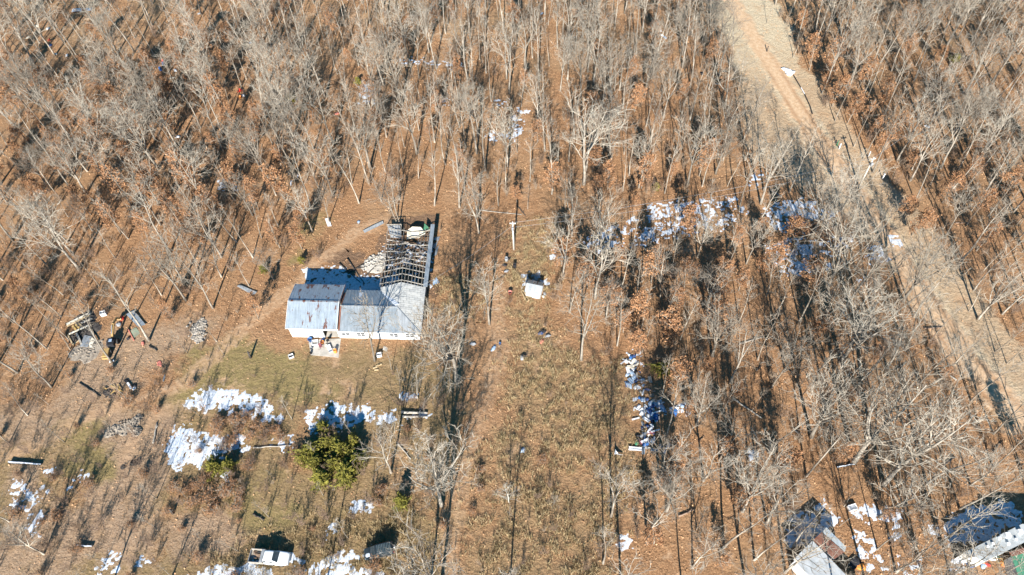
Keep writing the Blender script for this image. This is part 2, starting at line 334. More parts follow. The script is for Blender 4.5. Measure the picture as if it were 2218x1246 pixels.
# snow ---------------------------------------------------------------
SNOW = [([(400, 872), (450, 843), (520, 850), (580, 870), (594, 905), (560, 905), (500, 885), (440, 885)], .95),
 ([(360, 965), (400, 925), (420, 940), (470, 950), (530, 945), (530, 970), (470, 985), (430, 1005), (375, 1012)], .95), ([(590, 898), (612, 903), (612, 922), (592, 915)], .7),
 ([(668, 888), (720, 878), (800, 880), (810, 905), (740, 925), (670, 932)], .85), ([(810, 895), (880, 893), (930, 900), (880, 912), (820, 915)], .75),
 ([(20, 1045), (60, 1040), (110, 1060), (80, 1098), (30, 1112)], .6), ([(58, 1120), (90, 1112), (85, 1160), (56, 1150)], .65),
 ([(205, 1222), (250, 1198), (272, 1220), (240, 1256), (210, 1256)], .6), ([(296, 1200), (335, 1205), (330, 1228), (300, 1225)], .6), ([(240, 1200), (262, 1195), (262, 1210), (240, 1215)], .75),
 ([(390, 1258), (440, 1240), (530, 1226), (570, 1236), (600, 1256)], .95), ([(625, 1256), (680, 1224), (745, 1222), (830, 1248), (830, 1258)], .85),
 ([(625, 1203), (668, 1210), (666, 1217), (628, 1213)], .8), ([(700, 1212), (770, 1198), (775, 1208), (705, 1222)], .85), ([(685, 1165), (735, 1125), (745, 1135), (700, 1175)], .55), ([(765, 1092), (815, 1087), (805, 1106), (770, 1108)], .85),
 ([(664, 586), (735, 586), (745, 604), (815, 604), (850, 596), (850, 640), (740, 640), (664, 640)], 1.0), ([(830, 530), (935, 530), (935, 620), (820, 620)], .55),
 ([(1250, 528), (1330, 490), (1430, 455), (1480, 435), (1600, 430), (1620, 460), (1560, 500), (1480, 510), (1400, 528), (1300, 545)], .53),
 ([(1395, 445), (1590, 430), (1590, 480), (1480, 500), (1400, 520)], .64), ([(1655, 452), (1740, 428), (1812, 458), (1790, 472), (1730, 476), (1700, 500), (1680, 500)], .7),
 ([(1662, 540), (1720, 515), (1770, 555), (1810, 580), (1700, 592)], .72), ([(1700, 480), (1800, 480), (1860, 520), (1800, 560), (1720, 520)], .5),
 ([(1878, 538), (1905, 528), (1922, 565), (1888, 567)], .85), ([(1924, 512), (1948, 515), (1950, 530), (1928, 528)], .85), ([(1850, 590), (1870, 600), (1860, 612)], .6), ([(1190, 540), (1225, 540), (1225, 565), (1190, 560)], .55),
 ([(1845, 1112), (1880, 1098), (1955, 1108), (1945, 1122), (1890, 1132), (1850, 1128)], .8), ([(1850, 1150), (1890, 1150), (1895, 1178), (1850, 1175)], .7), ([(1840, 1178), (1900, 1190), (1930, 1235), (1880, 1235)], .7),
 ([(2050, 1135), (2090, 1108), (2190, 1088), (2205, 1130), (2130, 1170), (2060, 1175)], .95), ([(1705, 1160), (1730, 1115), (1775, 1090), (1810, 1125), (1770, 1170), (1712, 1180)], .9),
 ([(1138, 598), (1165, 590), (1182, 612), (1140, 618)], .85), ([(865, 128), (1000, 138), (1000, 146), (870, 140)], .6), ([(1060, 290), (1108, 294), (1108, 303), (1060, 302)], .75), ([(1108, 255), (1135, 262), (1130, 290), (1112, 290)], .7), ([(1118, 236), (1142, 240), (1142, 250)], .7),
 ([(476, 392), (512, 392), (512, 406), (478, 406)], .75), ([(780, 178), (808, 182), (812, 225), (785, 225)], .6), ([(945, 216), (968, 216), (968, 226)], .7), ([(1072, 216), (1095, 220), (1095, 228)], .8),
 ([(1360, 765), (1385, 765), (1395, 840), (1370, 840)], .6), ([(1375, 860), (1430, 870), (1425, 915), (1385, 900)], .7), ([(1430, 876), (1495, 876), (1490, 896), (1435, 892)], .62), ([(1340, 1165), (1362, 1160), (1360, 1185), (1335, 1185)], .8), ([(2015, 1140), (2035, 1135), (2035, 1160), (2018, 1160)], .6),
 ([(1625, 978), (1640, 980), (1640, 1000), (1625, 1000)], .75), ([(870, 855), (908, 853), (902, 866), (872, 864)], .85), ([(480, 1030), (490, 1030), (490, 1036), (480, 1036)], .9), ([(585, 955), (630, 950), (632, 966), (590, 972)], .7), ([(1925, 1145), (1945, 1142), (1950, 1165), (1930, 1165)], .75),
 ([(100, 1018), (115, 1015), (115, 1026), (100, 1026)], .8), ([(140, 1060), (180, 1022), (186, 1026), (146, 1064)], .6), ([(640, 380), (650, 378), (640, 392), (622, 400)], .4), ([(1632, 372), (1655, 380), (1640, 398), (1622, 398)], .6), ([(1425, 960), (1440, 965), (1440, 985)], .5), ([(1940, 1200), (2000, 1210), (2000, 1250), (1950, 1250)], .55), ([(2060, 1215), (2090, 1210), (2090, 1240), (2065, 1240)], .6)]
sm, nt, bs = node_mat('snow', .7, .3); g = G(nt)
sc_ = g.mix(g.ramp(g.noise(2.5, 5, .7), .40, .75), (.63, .67, .72), (.38, .41, .45)); sc_ = g.mix(g.ramp(g.noise(3.4, 6, .8), .60, .66), sc_, (.22, .16, .11)); nt.links.new(sc_, bs.inputs['Base Color']); g.bump(g.noise(7, 3), .05, bs)
allV, allF, off = [], [], 0
st = .13
for poly, dens in SNOW:
    W = np.array([tuple(at(*p))[:2] for p in poly]); x0, y0 = W.min(0)-1; x1, y1 = W.max(0)+1
    xs = np.arange(x0, x1, st); ys = np.arange(y0, y1, st); X, Y = np.meshgrid(xs, ys)
    PX, PY = pix(X, Y); sdm = poly_sd(PX, PY, poly)
    fld = (dens-.90)*2.0+(fbm(X, Y, 1.8, 6)-.5)*4.2+(fbm(X+50, Y, .35, 3)-.5)*1.0+np.clip(sdm/11, -2.5, .22)
    Z = np.clip(fld*.045, -.05, .03)*np.where(fld > 0, 1, 1)-.0+(.012)
    keep = fld > -.12
    idx = np.arange(X.size).reshape(X.shape); k = keep[:-1, :-1] | keep[:-1, 1:] | keep[1:, 1:] | keep[1:, :-1]
    Fq = np.stack([idx[:-1, :-1][k], idx[:-1, 1:][k], idx[1:, 1:][k], idx[1:, :-1][k]], -1)
    used = np.unique(Fq); rem = -np.ones(X.size, int); rem[used] = np.arange(len(used))
    V = np.stack([X.ravel(), Y.ravel(), Z.ravel()], 1)[used]
    allV.append(V); allF.append(rem[Fq]+off); off += len(V)
me = np_mesh('snow', np.concatenate(allV), np.concatenate(allF), sm, True)
o = bpy.data.objects.new('snow', me); COL.objects.link(o); tag(o, 'patches of melting snow left on the shaded ground', 'snow', kind='stuff')

# dry grass and fallen leaves -----------------------------------------
rs = np.random.RandomState(11)
def scatter(n, box, test, seed):
    r_ = np.random.RandomState(seed); x = r_.uniform(box[0], box[1], n); y = r_.uniform(box[2], box[3], n); k = test(x, y, r_.rand(n)); return x[k], y[k]
def blades(x, y, h0, h1, wd, per, spread, lean):
    n = len(x)*per; bx = np.repeat(x, per)+rs.normal(0, spread, n); by = np.repeat(y, per)+rs.normal(0, spread, n)
    a = rs.rand(n)*6.283; h = rs.uniform(h0, h1, n); l = rs.uniform(.3, 1, n)*lean*h; la = rs.rand(n)*6.283
    dx, dy = np.cos(a)*wd/2, np.sin(a)*wd/2; z0 = np.full(n, -.02)
    V = np.stack([np.stack([bx-dx, by-dy, z0], 1), np.stack([bx+dx, by+dy, z0], 1), np.stack([bx+np.cos(la)*l+dx*.3, by+np.sin(la)*l+dy*.3, h], 1), np.stack([bx+np.cos(la)*l-dx*.3, by+np.sin(la)*l-dy*.3, h], 1)], 1).reshape(-1, 3)
    return V, np.arange(n*4).reshape(-1, 4)
def t_dry(x, y, r):
    d, dr, gr, pa, ch, ve, ol, ru = zones(x, y); return r < dr*(1-d)*sst(fbm(x, y, 1.0, 4), .42, .62)
x, y = scatter(62000, (-45, 25, 14, 92), t_dry, 3)
V, Fq = blades(x, y, .2, .8, .06, 7, .16, .7)
def straw(name, c1, c2):
    mt, nt, bs = node_mat(name, .9, .1); g = G(nt)
    nt.links.new(g.mix(g.ramp(g.noise(1.6, 3, .6), .4, .62), c1, c2), bs.inputs['Base Color']); return mt
o = bpy.data.objects.new('dry_grass', np_mesh('dry_grass', V, Fq, straw('dry_grass', (.47, .36, .21), (.27, .21, .11)))); COL.objects.link(o)
tag(o, 'tufts of straw coloured dry grass filling the middle clearing', 'dry grass', kind='stuff')
def t_lf(x, y, r):
    d, dr, gr, pa, ch, ve, ol, ru = zones(x, y); pa = np.maximum(pa, np.maximum(ve, ol)); X, Y = pix(x, y)
    return (r < (1-d)*(1-.75*dr)*(1-.7*gr)*(1-.6*pa)*sst(fbm(x, y, .35, 4), .32, .62)) & (X > -10) & (X < 2230) & (Y > -5) & (Y < 1250)
x, y = scatter(150000, (-130, 130, 22, 178), t_lf, 7)
n = len(x); a = rs.rand(n)*6.283; s_ = rs.uniform(.05, .13, n); tl = rs.uniform(-.8, .8, n)*s_; zc = rs.uniform(.02, .12, n)
dx, dy = np.cos(a)*s_, np.sin(a)*s_; t2 = rs.uniform(-.8, .8, n)*s_
V = np.stack([np.stack([x-dx, y-dy, zc-tl], 1), np.stack([x+dy, y-dx, zc-t2], 1), np.stack([x+dx, y+dy, zc+tl], 1), np.stack([x-dy, y+dx, zc+t2], 1)], 1).reshape(-1, 3)
o = bpy.data.objects.new('fallen_leaves', np_mesh('fallen_leaves', V, np.arange(n*4).reshape(-1, 4), straw('fallen_leaf', (.54, .33, .185), (.34, .195, .105)))); COL.objects.link(o)
tag(o, 'loose orange brown fallen leaves over the woodland floor', 'leaves', kind='stuff')

# ------------------------------------------------------------------ trees
def bark_mat(name, c1, c2):
    mt, nt, bs = node_mat(name, .9, .1); g = G(nt)
    tc = nt.nodes.new('ShaderNodeTexCoord').outputs['Object']
    c = g.mix(g.ramp(g.noise(1.1, 4, .6, tc), .35, .65), c1, c2)
    c = g.mix(g.math('MULTIPLY', g.ramp(g.objrand(), .25, 1.0, False), .75), c, tuple(q*.5 for q in c2)); nt.links.new(c, bs.inputs['Base Color']); return mt
BARK = bark_mat('grey_bark', (.40, .36, .30), (.24, .205, .165))
TWIG = bark_mat('twigs', (.45, .405, .33), (.29, .24, .185))
BROWNTWIG = bark_mat('brown_twigs', (.27, .19, .14), (.20, .14, .10))
def leaf_mat(name, c1, c2, c3):
    mt, nt, bs = node_mat(name, .8, .15); g = G(nt)
    tc = nt.nodes.new('ShaderNodeTexCoord').outputs['Object']
    c = g.mix(g.ramp(g.noise(1.7, 4, .7, tc), .38, .6), c1, c2); c = g.mix(g.ramp(g.noise(6, 2, .7, tc), .5, .68), c, c3)
    c = g.mix(g.math('MULTIPLY', g.objrand(), .35), c, tuple(q*.6 for q in c2)); nt.links.new(c, bs.inputs['Base Color'])
    bs.inputs['Subsurface Weight'].default_value = 0
    return mt
RUST_LEAF = leaf_mat('withered_leaves', (.42, .225, .11), (.27, .135, .07), (.52, .31, .17))
CEDAR_LEAF = leaf_mat('cedar_foliage', (.26, .235, .045), (.12, .12, .028), (.36, .30, .06))

def rvec(rng):
    while True:
        v = Vector((rng.uniform(-1, 1), rng.uniform(-1, 1), rng.uniform(-1, 1)))
        if .05 < v.length < 1: return v.normalized()
def polyline(rng, p, d, L, n, wob, trop):
    pts = [p.copy()]; d = d.normalized(); st = L/n
    for i in range(n):
        d = (d+rvec(rng)*wob+Vector((0, 0, trop))).normalized(); p = p+d*st; pts.append(p.copy())
    return pts
def along(pts, t):
    k = t*(len(pts)-1); i = min(int(k), len(pts)-2); return pts[i].lerp(pts[i+1], k-i), (pts[i+1]-pts[i]).normalized()
class Tree:
    def __init__(s): s.tr, s.cr, s.tips = MB(), MB(), []
def branch(T, rng, p, d, L, r, lv, P):
    nseg = (0, 5, 3, 2, 1)[lv]; pts = polyline(rng, p, d, L, nseg, P['wob'][lv], P['trop'][lv])
    rad = [r*(1-.78*i/nseg) for i in range(nseg+1)]
    T.cr.tube(pts, rad, (0, 5, 4, 3, 3)[lv], cap=False)
    if lv >= 2: T.tips.append(pts[-1]); 
    if lv >= P['levels']: return
    n = P['n'][lv+1]; 
    for i in range(n):
        t = P['t0'][lv]+(1-P['t0'][lv])*(i+rng.random())/n; q, dd = along(pts, min(t, .99))
        ax = dd.cross(rvec(rng)).normalized(); ang = R(rng.uniform(*P['ang'][lv+1]))
        nd = (dd*math.cos(ang)+ax*math.sin(ang))
        branch(T, rng, q, nd, L*rng.uniform(*P['lr'][lv+1])*(1.15-.55*t), max(rad[min(int(t*nseg), nseg)]*.55, P['rmin'][lv+1]), lv+1, P)
def make_tree(seed, h, P):
    rng = random.Random(seed); T = Tree(); stems = P.get('stems', 1)
    for s_ in range(stems):
        lean = Vector((rng.uniform(-1, 1), rng.uniform(-1, 1), 0))*P['lean']*(1 if stems == 1 else 3.0)
        hh = h*(1 if s_ == 0 else rng.uniform(.6, .95)); r0 = P['r0']*hh/16*(1 if stems == 1 else .7)
        n = 9; pts = polyline(rng, Vector((0, 0, -.15)) if s_ == 0 else Vector((rng.uniform(-.2, .2), rng.uniform(-.2, .2), -.1)), Vector((lean.x, lean.y, 1)), hh*P.get('trunk', .93), n, P['w0'], .06)
        rad = [r0*(1.45 if i == 0 else 1)*(1-.86*(i/n)**1.1) for i in range(n+1)]
        # forks of the trunk
        T.tr.tube(pts, rad, 7)
        for f_ in range(P.get('forks', 0)):
            t = rng.uniform(.28, .5); q, dd = along(pts, t); ax = dd.cross(rvec(rng)).normalized(); a_ = R(rng.uniform(22, 40))
            L = hh*rng.uniform(.42, .55); fp = polyline(rng, q, dd*math.cos(a_)+ax*math.sin(a_), L, 6, .09, .12); fr = rad[int(t*n)]*.72
            frr = [fr*(1-.8*i/6) for i in range(7)]; T.tr.tube(fp, frr, 6)
            for i in range(P['n'][1]*2//3):
                tt = .2+.8*(i+rng.random())/(P['n'][1]*2//3); q2, d2 = along(fp, min(tt, .98)); ax2 = d2.cross(rvec(rng)).normalized(); an = R(rng.uniform(*P['ang'][1]))
                branch(T, rng, q2, d2*math.cos(an)+ax2*math.sin(an), P['l1']*hh*rng.uniform(.6, 1)*(1.1-.5*tt), max(frr[int(tt*6) if tt < 1 else 5]*.5, .03), 1, P)
        ph = rng.random()*6.28
        for i in range(P['n'][1]):
            t = P['c0']+(1-P['c0'])*(i+rng.random()*.8)/P['n'][1]; q, dd = along(pts, min(t, .985)); ph += 2.4+rng.uniform(-.5, .5)
            an = R(rng.uniform(*P['ang'][1])*(1.1-.35*(t-P['c0'])/(1-P['c0']))); u_ = (t-P['c0'])/(1-P['c0'])
            nd = Vector((math.cos(ph)*math.sin(an), math.sin(ph)*math.sin(an), math.cos(an)))
            prof = (.55+.9*u_*(1-u_)*2)*(1-.45*u_) if not P.get('cone') else (1.15-.95*u_)
            branch(T, rng, q, nd, P['l1']*hh*prof*rng.uniform(.75, 1.2), max(rad[min(int(t*n), n-1)]*.48, .03), 1, P)
    return T
SLIM = dict(levels=4, n=(0, 11, 5, 3, 1), ang=((0, 0), (25, 55), (25, 60), (25, 60), (20, 50)), lr=((0, 0), (0, 0), (.38, .6), (.4, .65), (.4, .7)), t0=(0, .25, .2, .2, .3), c0=.42, l1=.25,
            wob=(0, .16, .2, .25, .2), trop=(0, .10, .06, .03, 0), rmin=(0, .05, .03, .013, .008), r0=.15, w0=.06, lean=.07)
WIDE = dict(SLIM, n=(0, 11, 5, 3, 1), ang=((0, 0), (38, 68), (28, 62), (25, 60), (20, 50)), c0=.32, l1=.36, r0=.19, forks=2, w0=.085, rmin=(0, .065, .038, .015, .009))
GIANT = dict(WIDE, n=(0, 11, 6, 4, 1), l1=.36, r0=.235, forks=4, c0=.25, wob=(0, .24, .28, .28, .2))
POLE = dict(SLIM, n=(0, 10, 4, 3, 1), c0=.5, l1=.2, r0=.125, lean=.06)
SAPL = dict(SLIM, n=(0, 22, 5, 3, 0), levels=3, c0=.12, l1=.34, cone=True, ang=((0, 0), (50, 80), (25, 50), (20, 50), (20, 50)), r0=.2, rmin=(0, .018, .013, .011, .01))
BRUSH = dict(SLIM, n=(0, 8, 4, 3, 0), levels=3, stems=5, c0=.15, l1=.34, r0=.10, trunk=.9, w0=.1, lean=.16, rmin=(0, .014, .012, .010, .008))
LEAFY = dict(SLIM, n=(0, 17, 6, 4, 0), levels=3, c0=.22, l1=.28, r0=.15, ang=((0, 0), (40, 75), (28, 62), (25, 60), (20, 50)))
def leaves_np(tips, n, size, spread, seed, drop=0.0):
    r_ = np.random.RandomState(seed); tp = np.array([tuple(t) for t in tips])
    w_ = r_.rand(len(tp))**3; w_ /= w_.sum(); i = r_.choice(len(tp), n, p=w_); c = tp[i]+r_.normal(0, spread, (n, 3)); s = r_.uniform(.55, 1.2, n)*size
    a = r_.normal(0, 1, (n, 3)); a /= np.linalg.norm(a, axis=1)[:, None]; b = np.cross(a, r_.normal(0, 1, (n, 3))); b /= np.linalg.norm(b, axis=1)[:, None]
    a *= s[:, None]; b *= (s*.62)[:, None]
    return np.stack([c-a, c-b+a*.2, c+a, c+b+a*.2], 1).reshape(-1, 3), np.arange(n*4).reshape(-1, 4)
def mb_np(mb, keep=1.0):
    "vertex and quad arrays of a crown (quads only)"
    V = np.array(mb.v, np.float32); Fq = np.array([f if len(f) == 4 else (*f, f[-1]) for f in mb.f if len(f) == 4], np.int32); return V, Fq
PROTO = {}
def proto(key, seeds, h, P, kind):
    L = []
    for i, sd_ in enumerate(seeds):
        T = make_tree(sd_, h, P); d = dict(h=h, kind=kind, tv=None)
        bm = BROWNTWIG if kind in ('brush',) else TWIG
        d['trunk'] = T.tr.mesh('trunk', BARK if kind != 'brush' else BROWNTWIG, True); d['crown'] = T.cr.mesh('crown', bm, True)
        if kind == 'bare': d['np'] = [mb_np(T.tr), mb_np(T.cr)]
        if kind == 'leafy':
            V, Fq = leaves_np(T.tips, 1500, .17, .22, sd_); d['leaves'] = np_mesh('leaves', V, Fq, RUST_LEAF)
        if kind == 'brushleaf':
            V, Fq = leaves_np(T.tips, 900, .10, .25, sd_); d['leaves'] = np_mesh('leaves', V, Fq, RUST_LEAF)
        L.append(d)
    PROTO[key] = L
proto('slim', (1, 2, 3, 4, 5, 6), 16, SLIM, 'bare'); proto('wide', (11, 12, 13, 14, 15), 16, WIDE, 'bare'); proto('giant', (21, 22, 23), 16, GIANT, 'bare')
proto('pole', (31, 32, 33, 34), 15, POLE, 'bare'); proto('sapling', (41, 42), 6, SAPL, 'bare')
proto('brush', (51, 52, 53, 54), 4, BRUSH, 'brush'); proto('leafy', (61, 62, 63, 64), 9, LEAFY, 'leafy'); proto('leafbush', (71, 72, 73), 3.2, dict(BRUSH, c0=.03, stems=9, l1=.42, lean=.3, ang=((0, 0), (30, 75), (25, 60), (25, 60), (20, 50))), 'brushleaf')
def cedar_proto(seed, h, wd):
    rng = random.Random(seed); tr = MB(); tr.tube([(0, 0, -.1), (.05, .03, h*.5), (0, 0, h*.97)], [.15, .1, .03], 6)
    r_ = np.random.RandomState(seed); C_, A_ = [], []
    for i in range(95):
        t = (i+rng.random())/95; a = i*2.4+rng.uniform(-.6, .6); lobe = 1+.3*math.sin(a*2+seed)+.2*math.sin(a*5+seed*2)
        rr = wd*(1-t)**.7*lobe*rng.uniform(.55, 1.2)+.15; z0 = .15+t*(h-.35); up = rr*rng.uniform(.25, .6)
        p0 = np.array([0, 0, z0]); p1 = np.array([math.cos(a)*rr, math.sin(a)*rr, z0+up*.7]); tr.tube([tuple(p0), tuple(p1)], [.03, .01], 3)
        m_ = 20 if rr > .5 else 10; u = r_.uniform(.25, 1.08, m_)[:, None]; c = p0+(p1-p0)*u+r_.normal(0, .10, (m_, 3))*(.6+rr*.35); C_.append(c); A_.append(np.repeat([(p1-p0)/np.linalg.norm(p1-p0)], m_, 0))
    c = np.concatenate(C_); a = np.concatenate(A_)+r_.normal(0, .45, (len(c), 3)); n = len(c); a /= np.linalg.norm(a, axis=1)[:, None]
    b = np.cross(a, r_.normal(0, 1, (n, 3))); b /= np.linalg.norm(b, axis=1)[:, None]; s = r_.uniform(.12, .26, n)[:, None]
    a = a*s*1.3; b = b*s*.42; c[:, 2] = np.maximum(c[:, 2], .08)
    V = np.stack([c-a, c-b, c+a, c+b], 1).reshape(-1, 3)
    return dict(h=h, kind='cedar', trunk=tr.mesh('trunk', BROWNTWIG, True), crown=np_mesh('foliage', V, np.arange(n*4).reshape(-1, 4), CEDAR_LEAF))
PROTO['cedar'] = [cedar_proto(81, 4, 2.0), cedar_proto(82, 4, 2.4), cedar_proto(83, 4, 2.2)]

# planting list: (base pixel, top pixel, kind of tree); world x, y and height follow from them
def height_for(p, tp):
    lo, hi = 0.0, 45.0
    L = math.hypot(tp[0]-pix(p.x, p.y)[0], tp[1]-pix(p.x, p.y)[1]); b = pix(p.x, p.y)
    for _ in range(30):
        md = (lo+hi)/2; q = pix(p.x, p.y, md)
        if math.hypot(q[0]-b[0], q[1]-b[1]) < L: lo = md
        else: hi = md
    return lo
HAND = """270,147,205,20,w 343,367,240,230,g 100,572,5,480,s 90,325,20,190,s 57,165,0,100,s 428,205,370,90,w 500,258,395,90,s 620,183,560,60,w 650,205,620,90,s
640,320,575,230,w 680,325,670,190,w 448,320,390,250,s 240,408,150,290,w 300,405,205,320,s 560,335,510,265,p 100,400,60,310,g 180,92,140,20,s
802,362,765,225,g 835,373,815,270,s 965,357,935,230,s 992,367,985,250,s 1100,360,1100,215,g 1095,412,1085,300,s 1265,400,1300,200,w 1195,360,1212,215,s 1232,350,1255,215,s
1180,327,1190,195,s 1052,370,1058,200,s 1033,333,1030,160,s 887,143,880,10,w 777,143,750,20,s 750,192,735,100,s 1154,70,1150,-40,s 1299,87,1300,-30,s 1214,197,1210,80,w 1331,197,1310,85,s
1342,195,1352,70,s 1352,263,1355,160,p 1394,367,1400,250,s 1410,360,1435,235,s 1437,257,1455,130,w 1304,334,1312,235,w 938,347,920,255,s 903,334,880,190,w
1289,647,1280,490,w 1220,598,1220,480,w 1234,677,1228,575,s 1259,780,1262,640,w 1337,749,1350,640,s 1429,699,1455,590,s 1392,595,1425,505,s 1060,702,1065,585,w 990,828,965,655,g
928,718,930,640,p 812,782,792,655,w 1143,453,1146,405,s 1037,505,1020,400,w 1455,588,1470,500,s 1390,765,1400,690,s
148,470,105,415,s 278,517,190,420,s 322,595,300,560,p 462,668,395,565,w 397,612,325,490,w 513,525,455,410,s 677,502,620,400,w 713,482,690,400,w 152,757,85,690,s
323,738,210,590,s 243,785,150,610,s 112,839,0,765,w 163,831,115,785,p 52,750,0,700,s 133,687,60,620,s 72,587,10,545,s 603,490,590,410,s 383,702,370,675,p
1782,648,1855,432,w 1812,510,1850,438,p 2033,591,2080,515,s 2098,675,2150,600,s 2118,692,2225,600,g 2155,762,2225,690,s 2180,788,2240,720,s 2140,468,2190,380,s 2020,555,2050,500,p
1993,532,2010,500,p 1966,467,1995,400,s 1660,642,1720,545,s 1675,692,1735,600,s 1543,772,1580,655,g 1861,748,1925,635,w 1821,785,1960,655,g 1511,558,1520,465,g 1575,547,1600,460,s
1616,572,1660,465,w 1641,780,1690,680,s 1718,125,1745,60,s 1780,203,1850,90,s 1661,50,1680,0,s 1515,370,1540,265,s 1550,377,1580,270,g 1621,283,1670,185,w 1501,133,1520,50,s
1570,235,1572,90,w 1971,295,2010,190,w 2085,333,2190,200,s 1928,393,1960,335,p 2045,343,2080,290,s 1908,350,1915,310,p 1757,947,1850,825,g 1848,1002,2010,860,g 1913,1050,2080,920,g
2102,1052,2190,990,w 1828,1097,1870,1050,p 1818,1140,1860,1105,p 1500,1229,1520,1165,w 1608,1107,1650,990,g 1558,997,1590,920,w 1563,897,1600,805,s 1636,880,1655,835,p
2038,1179,2190,1085,s 1718,1184,1790,1095,s 847,1024,820,935,w 957,1095,940,985,g 955,1285,945,1180,w 1444,1107,1445,1010,g 340,1080,298,1035,s 1480,640,1500,560,w
1700,520,1715,440,w 1690,600,1720,520,s 1750,610,1780,530,w 1960,760,2010,620,w 1990,830,2060,700,w 1900,900,1960,790,s 1700,800,1750,690,w 1600,700,1640,610,s 1850,690,1900,590,s
860,483,835,398,B 866,485,862,384,B 593,606,606,535,w 870,860,862,790,p 905,865,900,790,p 1345,1300,1350,1200,s 700,1290,690,1200,p 1100,1320,1100,1230,p 1480,1300,1500,1220,s 230,1300,160,1190,w 360,1290,330,1200,s 925,1330,915,1240,w 1620,1300,1650,1200,w 20,1130,-40,1060,w 95,1200,30,1110,w 1940,1240,2010,1160,w 1990,1200,2060,1110,s 2060,1250,2150,1165,w 1900,1190,1960,1120,s 1700,1240,1740,1140,w 1880,1290,1970,1190,w 2100,1290,2200,1200,w 1790,1300,1850,1200,s 2010,1290,2110,1220,g 30,700,-20,640,s 60,640,0,570,s 215,620,170,540,s 250,560,200,480,s 350,640,300,560,s 420,560,370,470,s 400,500,340,420,s 200,500,140,430,w 480,600,430,520,w 540,620,500,540,s 470,740,430,680,p 60,900,0,830,s 20,960,-40,900,w""".split()
KEYS = dict(w='wide', g='giant', s='slim', p='pole', B='wide')
CLEAR = [[(-50, 880), (100, 770), (150, 700), (240, 670), (330, 690), (430, 640), (560, 575), (640, 510), (700, 478), (760, 440), (900, 450), (985, 470), (1080, 470), (1085, 430), (1190, 440), (1200, 560), (1160, 590), (1250, 700), (1300, 790), (1360, 800), (1370, 1000), (1310, 1100), (1300, 1400), (-50, 1400)],
         [(1520, -40), (1655, -40), (1730, 150), (1840, 320), (1935, 430), (2010, 520), (2110, 650), (2160, 720), (2300, 900), (2300, 1050), (2140, 850), (2010, 700), (1900, 545), (1810, 440), (1690, 400), (1620, 320), (1605, 200), (1570, 110)],
         [(1690, 1150), (1740, 1080), (1810, 1110), (1850, 1180), (2040, 1180), (2060, 1120), (2240, 1080), (2240, 1400), (1690, 1400)], [(1240, 430), (1600, 420), (1600, 500), (1250, 540)], [(1650, 430), (1810, 430), (1810, 480), (1650, 500)]]
SPARSE = [[(-50, 860), (330, 860), (620, 850), (1000, 850), (1000, 1400), (-50, 1400)]]
KEEPOUT = [[(1345, 770), (1400, 770), (1435, 870), (1440, 985), (1365, 985)], [(600, 610), (745, 600), (940, 480), (945, 740), (625, 790)], [(1130, 590), (1190, 590), (1190, 650), (1130, 650)], [(540, 1140), (640, 1140), (640, 1230), (540, 1230)], [(780, 1150), (860, 1150), (860, 1210), (780, 1210)],
           [(150, 680), (340, 680), (340, 790), (150, 790)], [(1690, 1160), (1850, 1160), (1850, 1250), (1690, 1250)], [(2080, 1130), (2220, 1130), (2220, 1250), (2080, 1250)]]
def inp(x, y, poly):
    c = False; n = len(poly)
    for i in range(n):
        (x1, y1), (x2, y2) = poly[i], poly[(i+1) % n]
        if (y1 > y) != (y2 > y) and x < (x2-x1)*(y-y1)/(y2-y1)+x1: c = not c
    return c
rng = random.Random(77)
plants = []   # dict(key, variant, x, y, h, rz, sx)
placed = []
def plant(key, x, y, h, base=None, white=False):
    P_ = PROTO[key]; v = rng.randrange(len(P_)); b = pix(x, y); t = pix(x, y, h)
    plants.append(dict(key=key, v=v, x=x, y=y, h=h, rz=rng.random()*6.28, w=rng.uniform(.85, 1.15), px=b[0], py=b[1], tx=t[0], ty=t[1], size=math.hypot(t[0]-b[0], t[1]-b[1])*{'giant': 1.6, 'wide': 1.35}.get(key, 1), white=white))
    placed.append((x, y))
for e in HAND:
    a = e.split(','); bx, by, tx, ty = map(float, a[:4]); p = at(bx, by); h = height_for(p, (tx, ty)); h = min(max(h, 5), 24)
    plant(KEYS[a[4]], p.x, p.y, h, white=a[4] == 'B')
grid = {}
def near(x, y, r, g_):
    i, j = int(x//6), int(y//6)
    for a in (-1, 0, 1):
        for b in (-1, 0, 1):
            for q in g_.get((i+a, j+b), ()):
                if (q[0]-x)**2+(q[1]-y)**2 < r*r: return True
    return False
def put(x, y, g_): g_.setdefault((int(x//6), int(y//6)), []).append((x, y))
for q in placed: put(*q, grid)
def blocked(x, y, h):
    for t in (0, .35, .7, 1):
        X, Y = pix(x, y, h*t)
        if any(inp(X, Y, k) for k in KEEPOUT): return True
    return False
for _ in range(14000):
    x = rng.uniform(-132, 132); y = rng.uniform(20, 180); X, Y = pix(x, y)
    if not (-40 < X < 2250 and -6 < Y < 1330): continue
    if any(inp(X, Y, c) for c in CLEAR): continue
    dn = vnoise(np.array(x*.09+3), np.array(y*.09)); r_ = 3.1+2.6*float(dn)
    if 560 < X < 1600 and Y < 470: r_ *= .9
    if X > 1450 and Y < 620: r_ *= .92
    if X < 600: r_ *= .93
    if Y > 900 and X > 1380: r_ *= .9
    if X > 1750 and Y < 900: r_ *= .86
    if near(x, y, r_, grid): continue
    k = rng.random(); key = 'wide' if k < .24 else 'giant' if k < .29 else 'pole' if k > .62 else 'slim'; h = rng.uniform(12.5, 18.5) if key != 'pole' else rng.uniform(9, 16)
    if blocked(x, y, h): continue
    plant(key, x, y, h); put(x, y, grid)
bare = sorted(plants, key=lambda d: -d['size']*(1 if -30 < d['py'] < 1246 and -10 < d['px'] < 2228 else .35))
WHITEB = bark_mat('pale_bark', (.68, .63, .54), (.52, .47, .39))
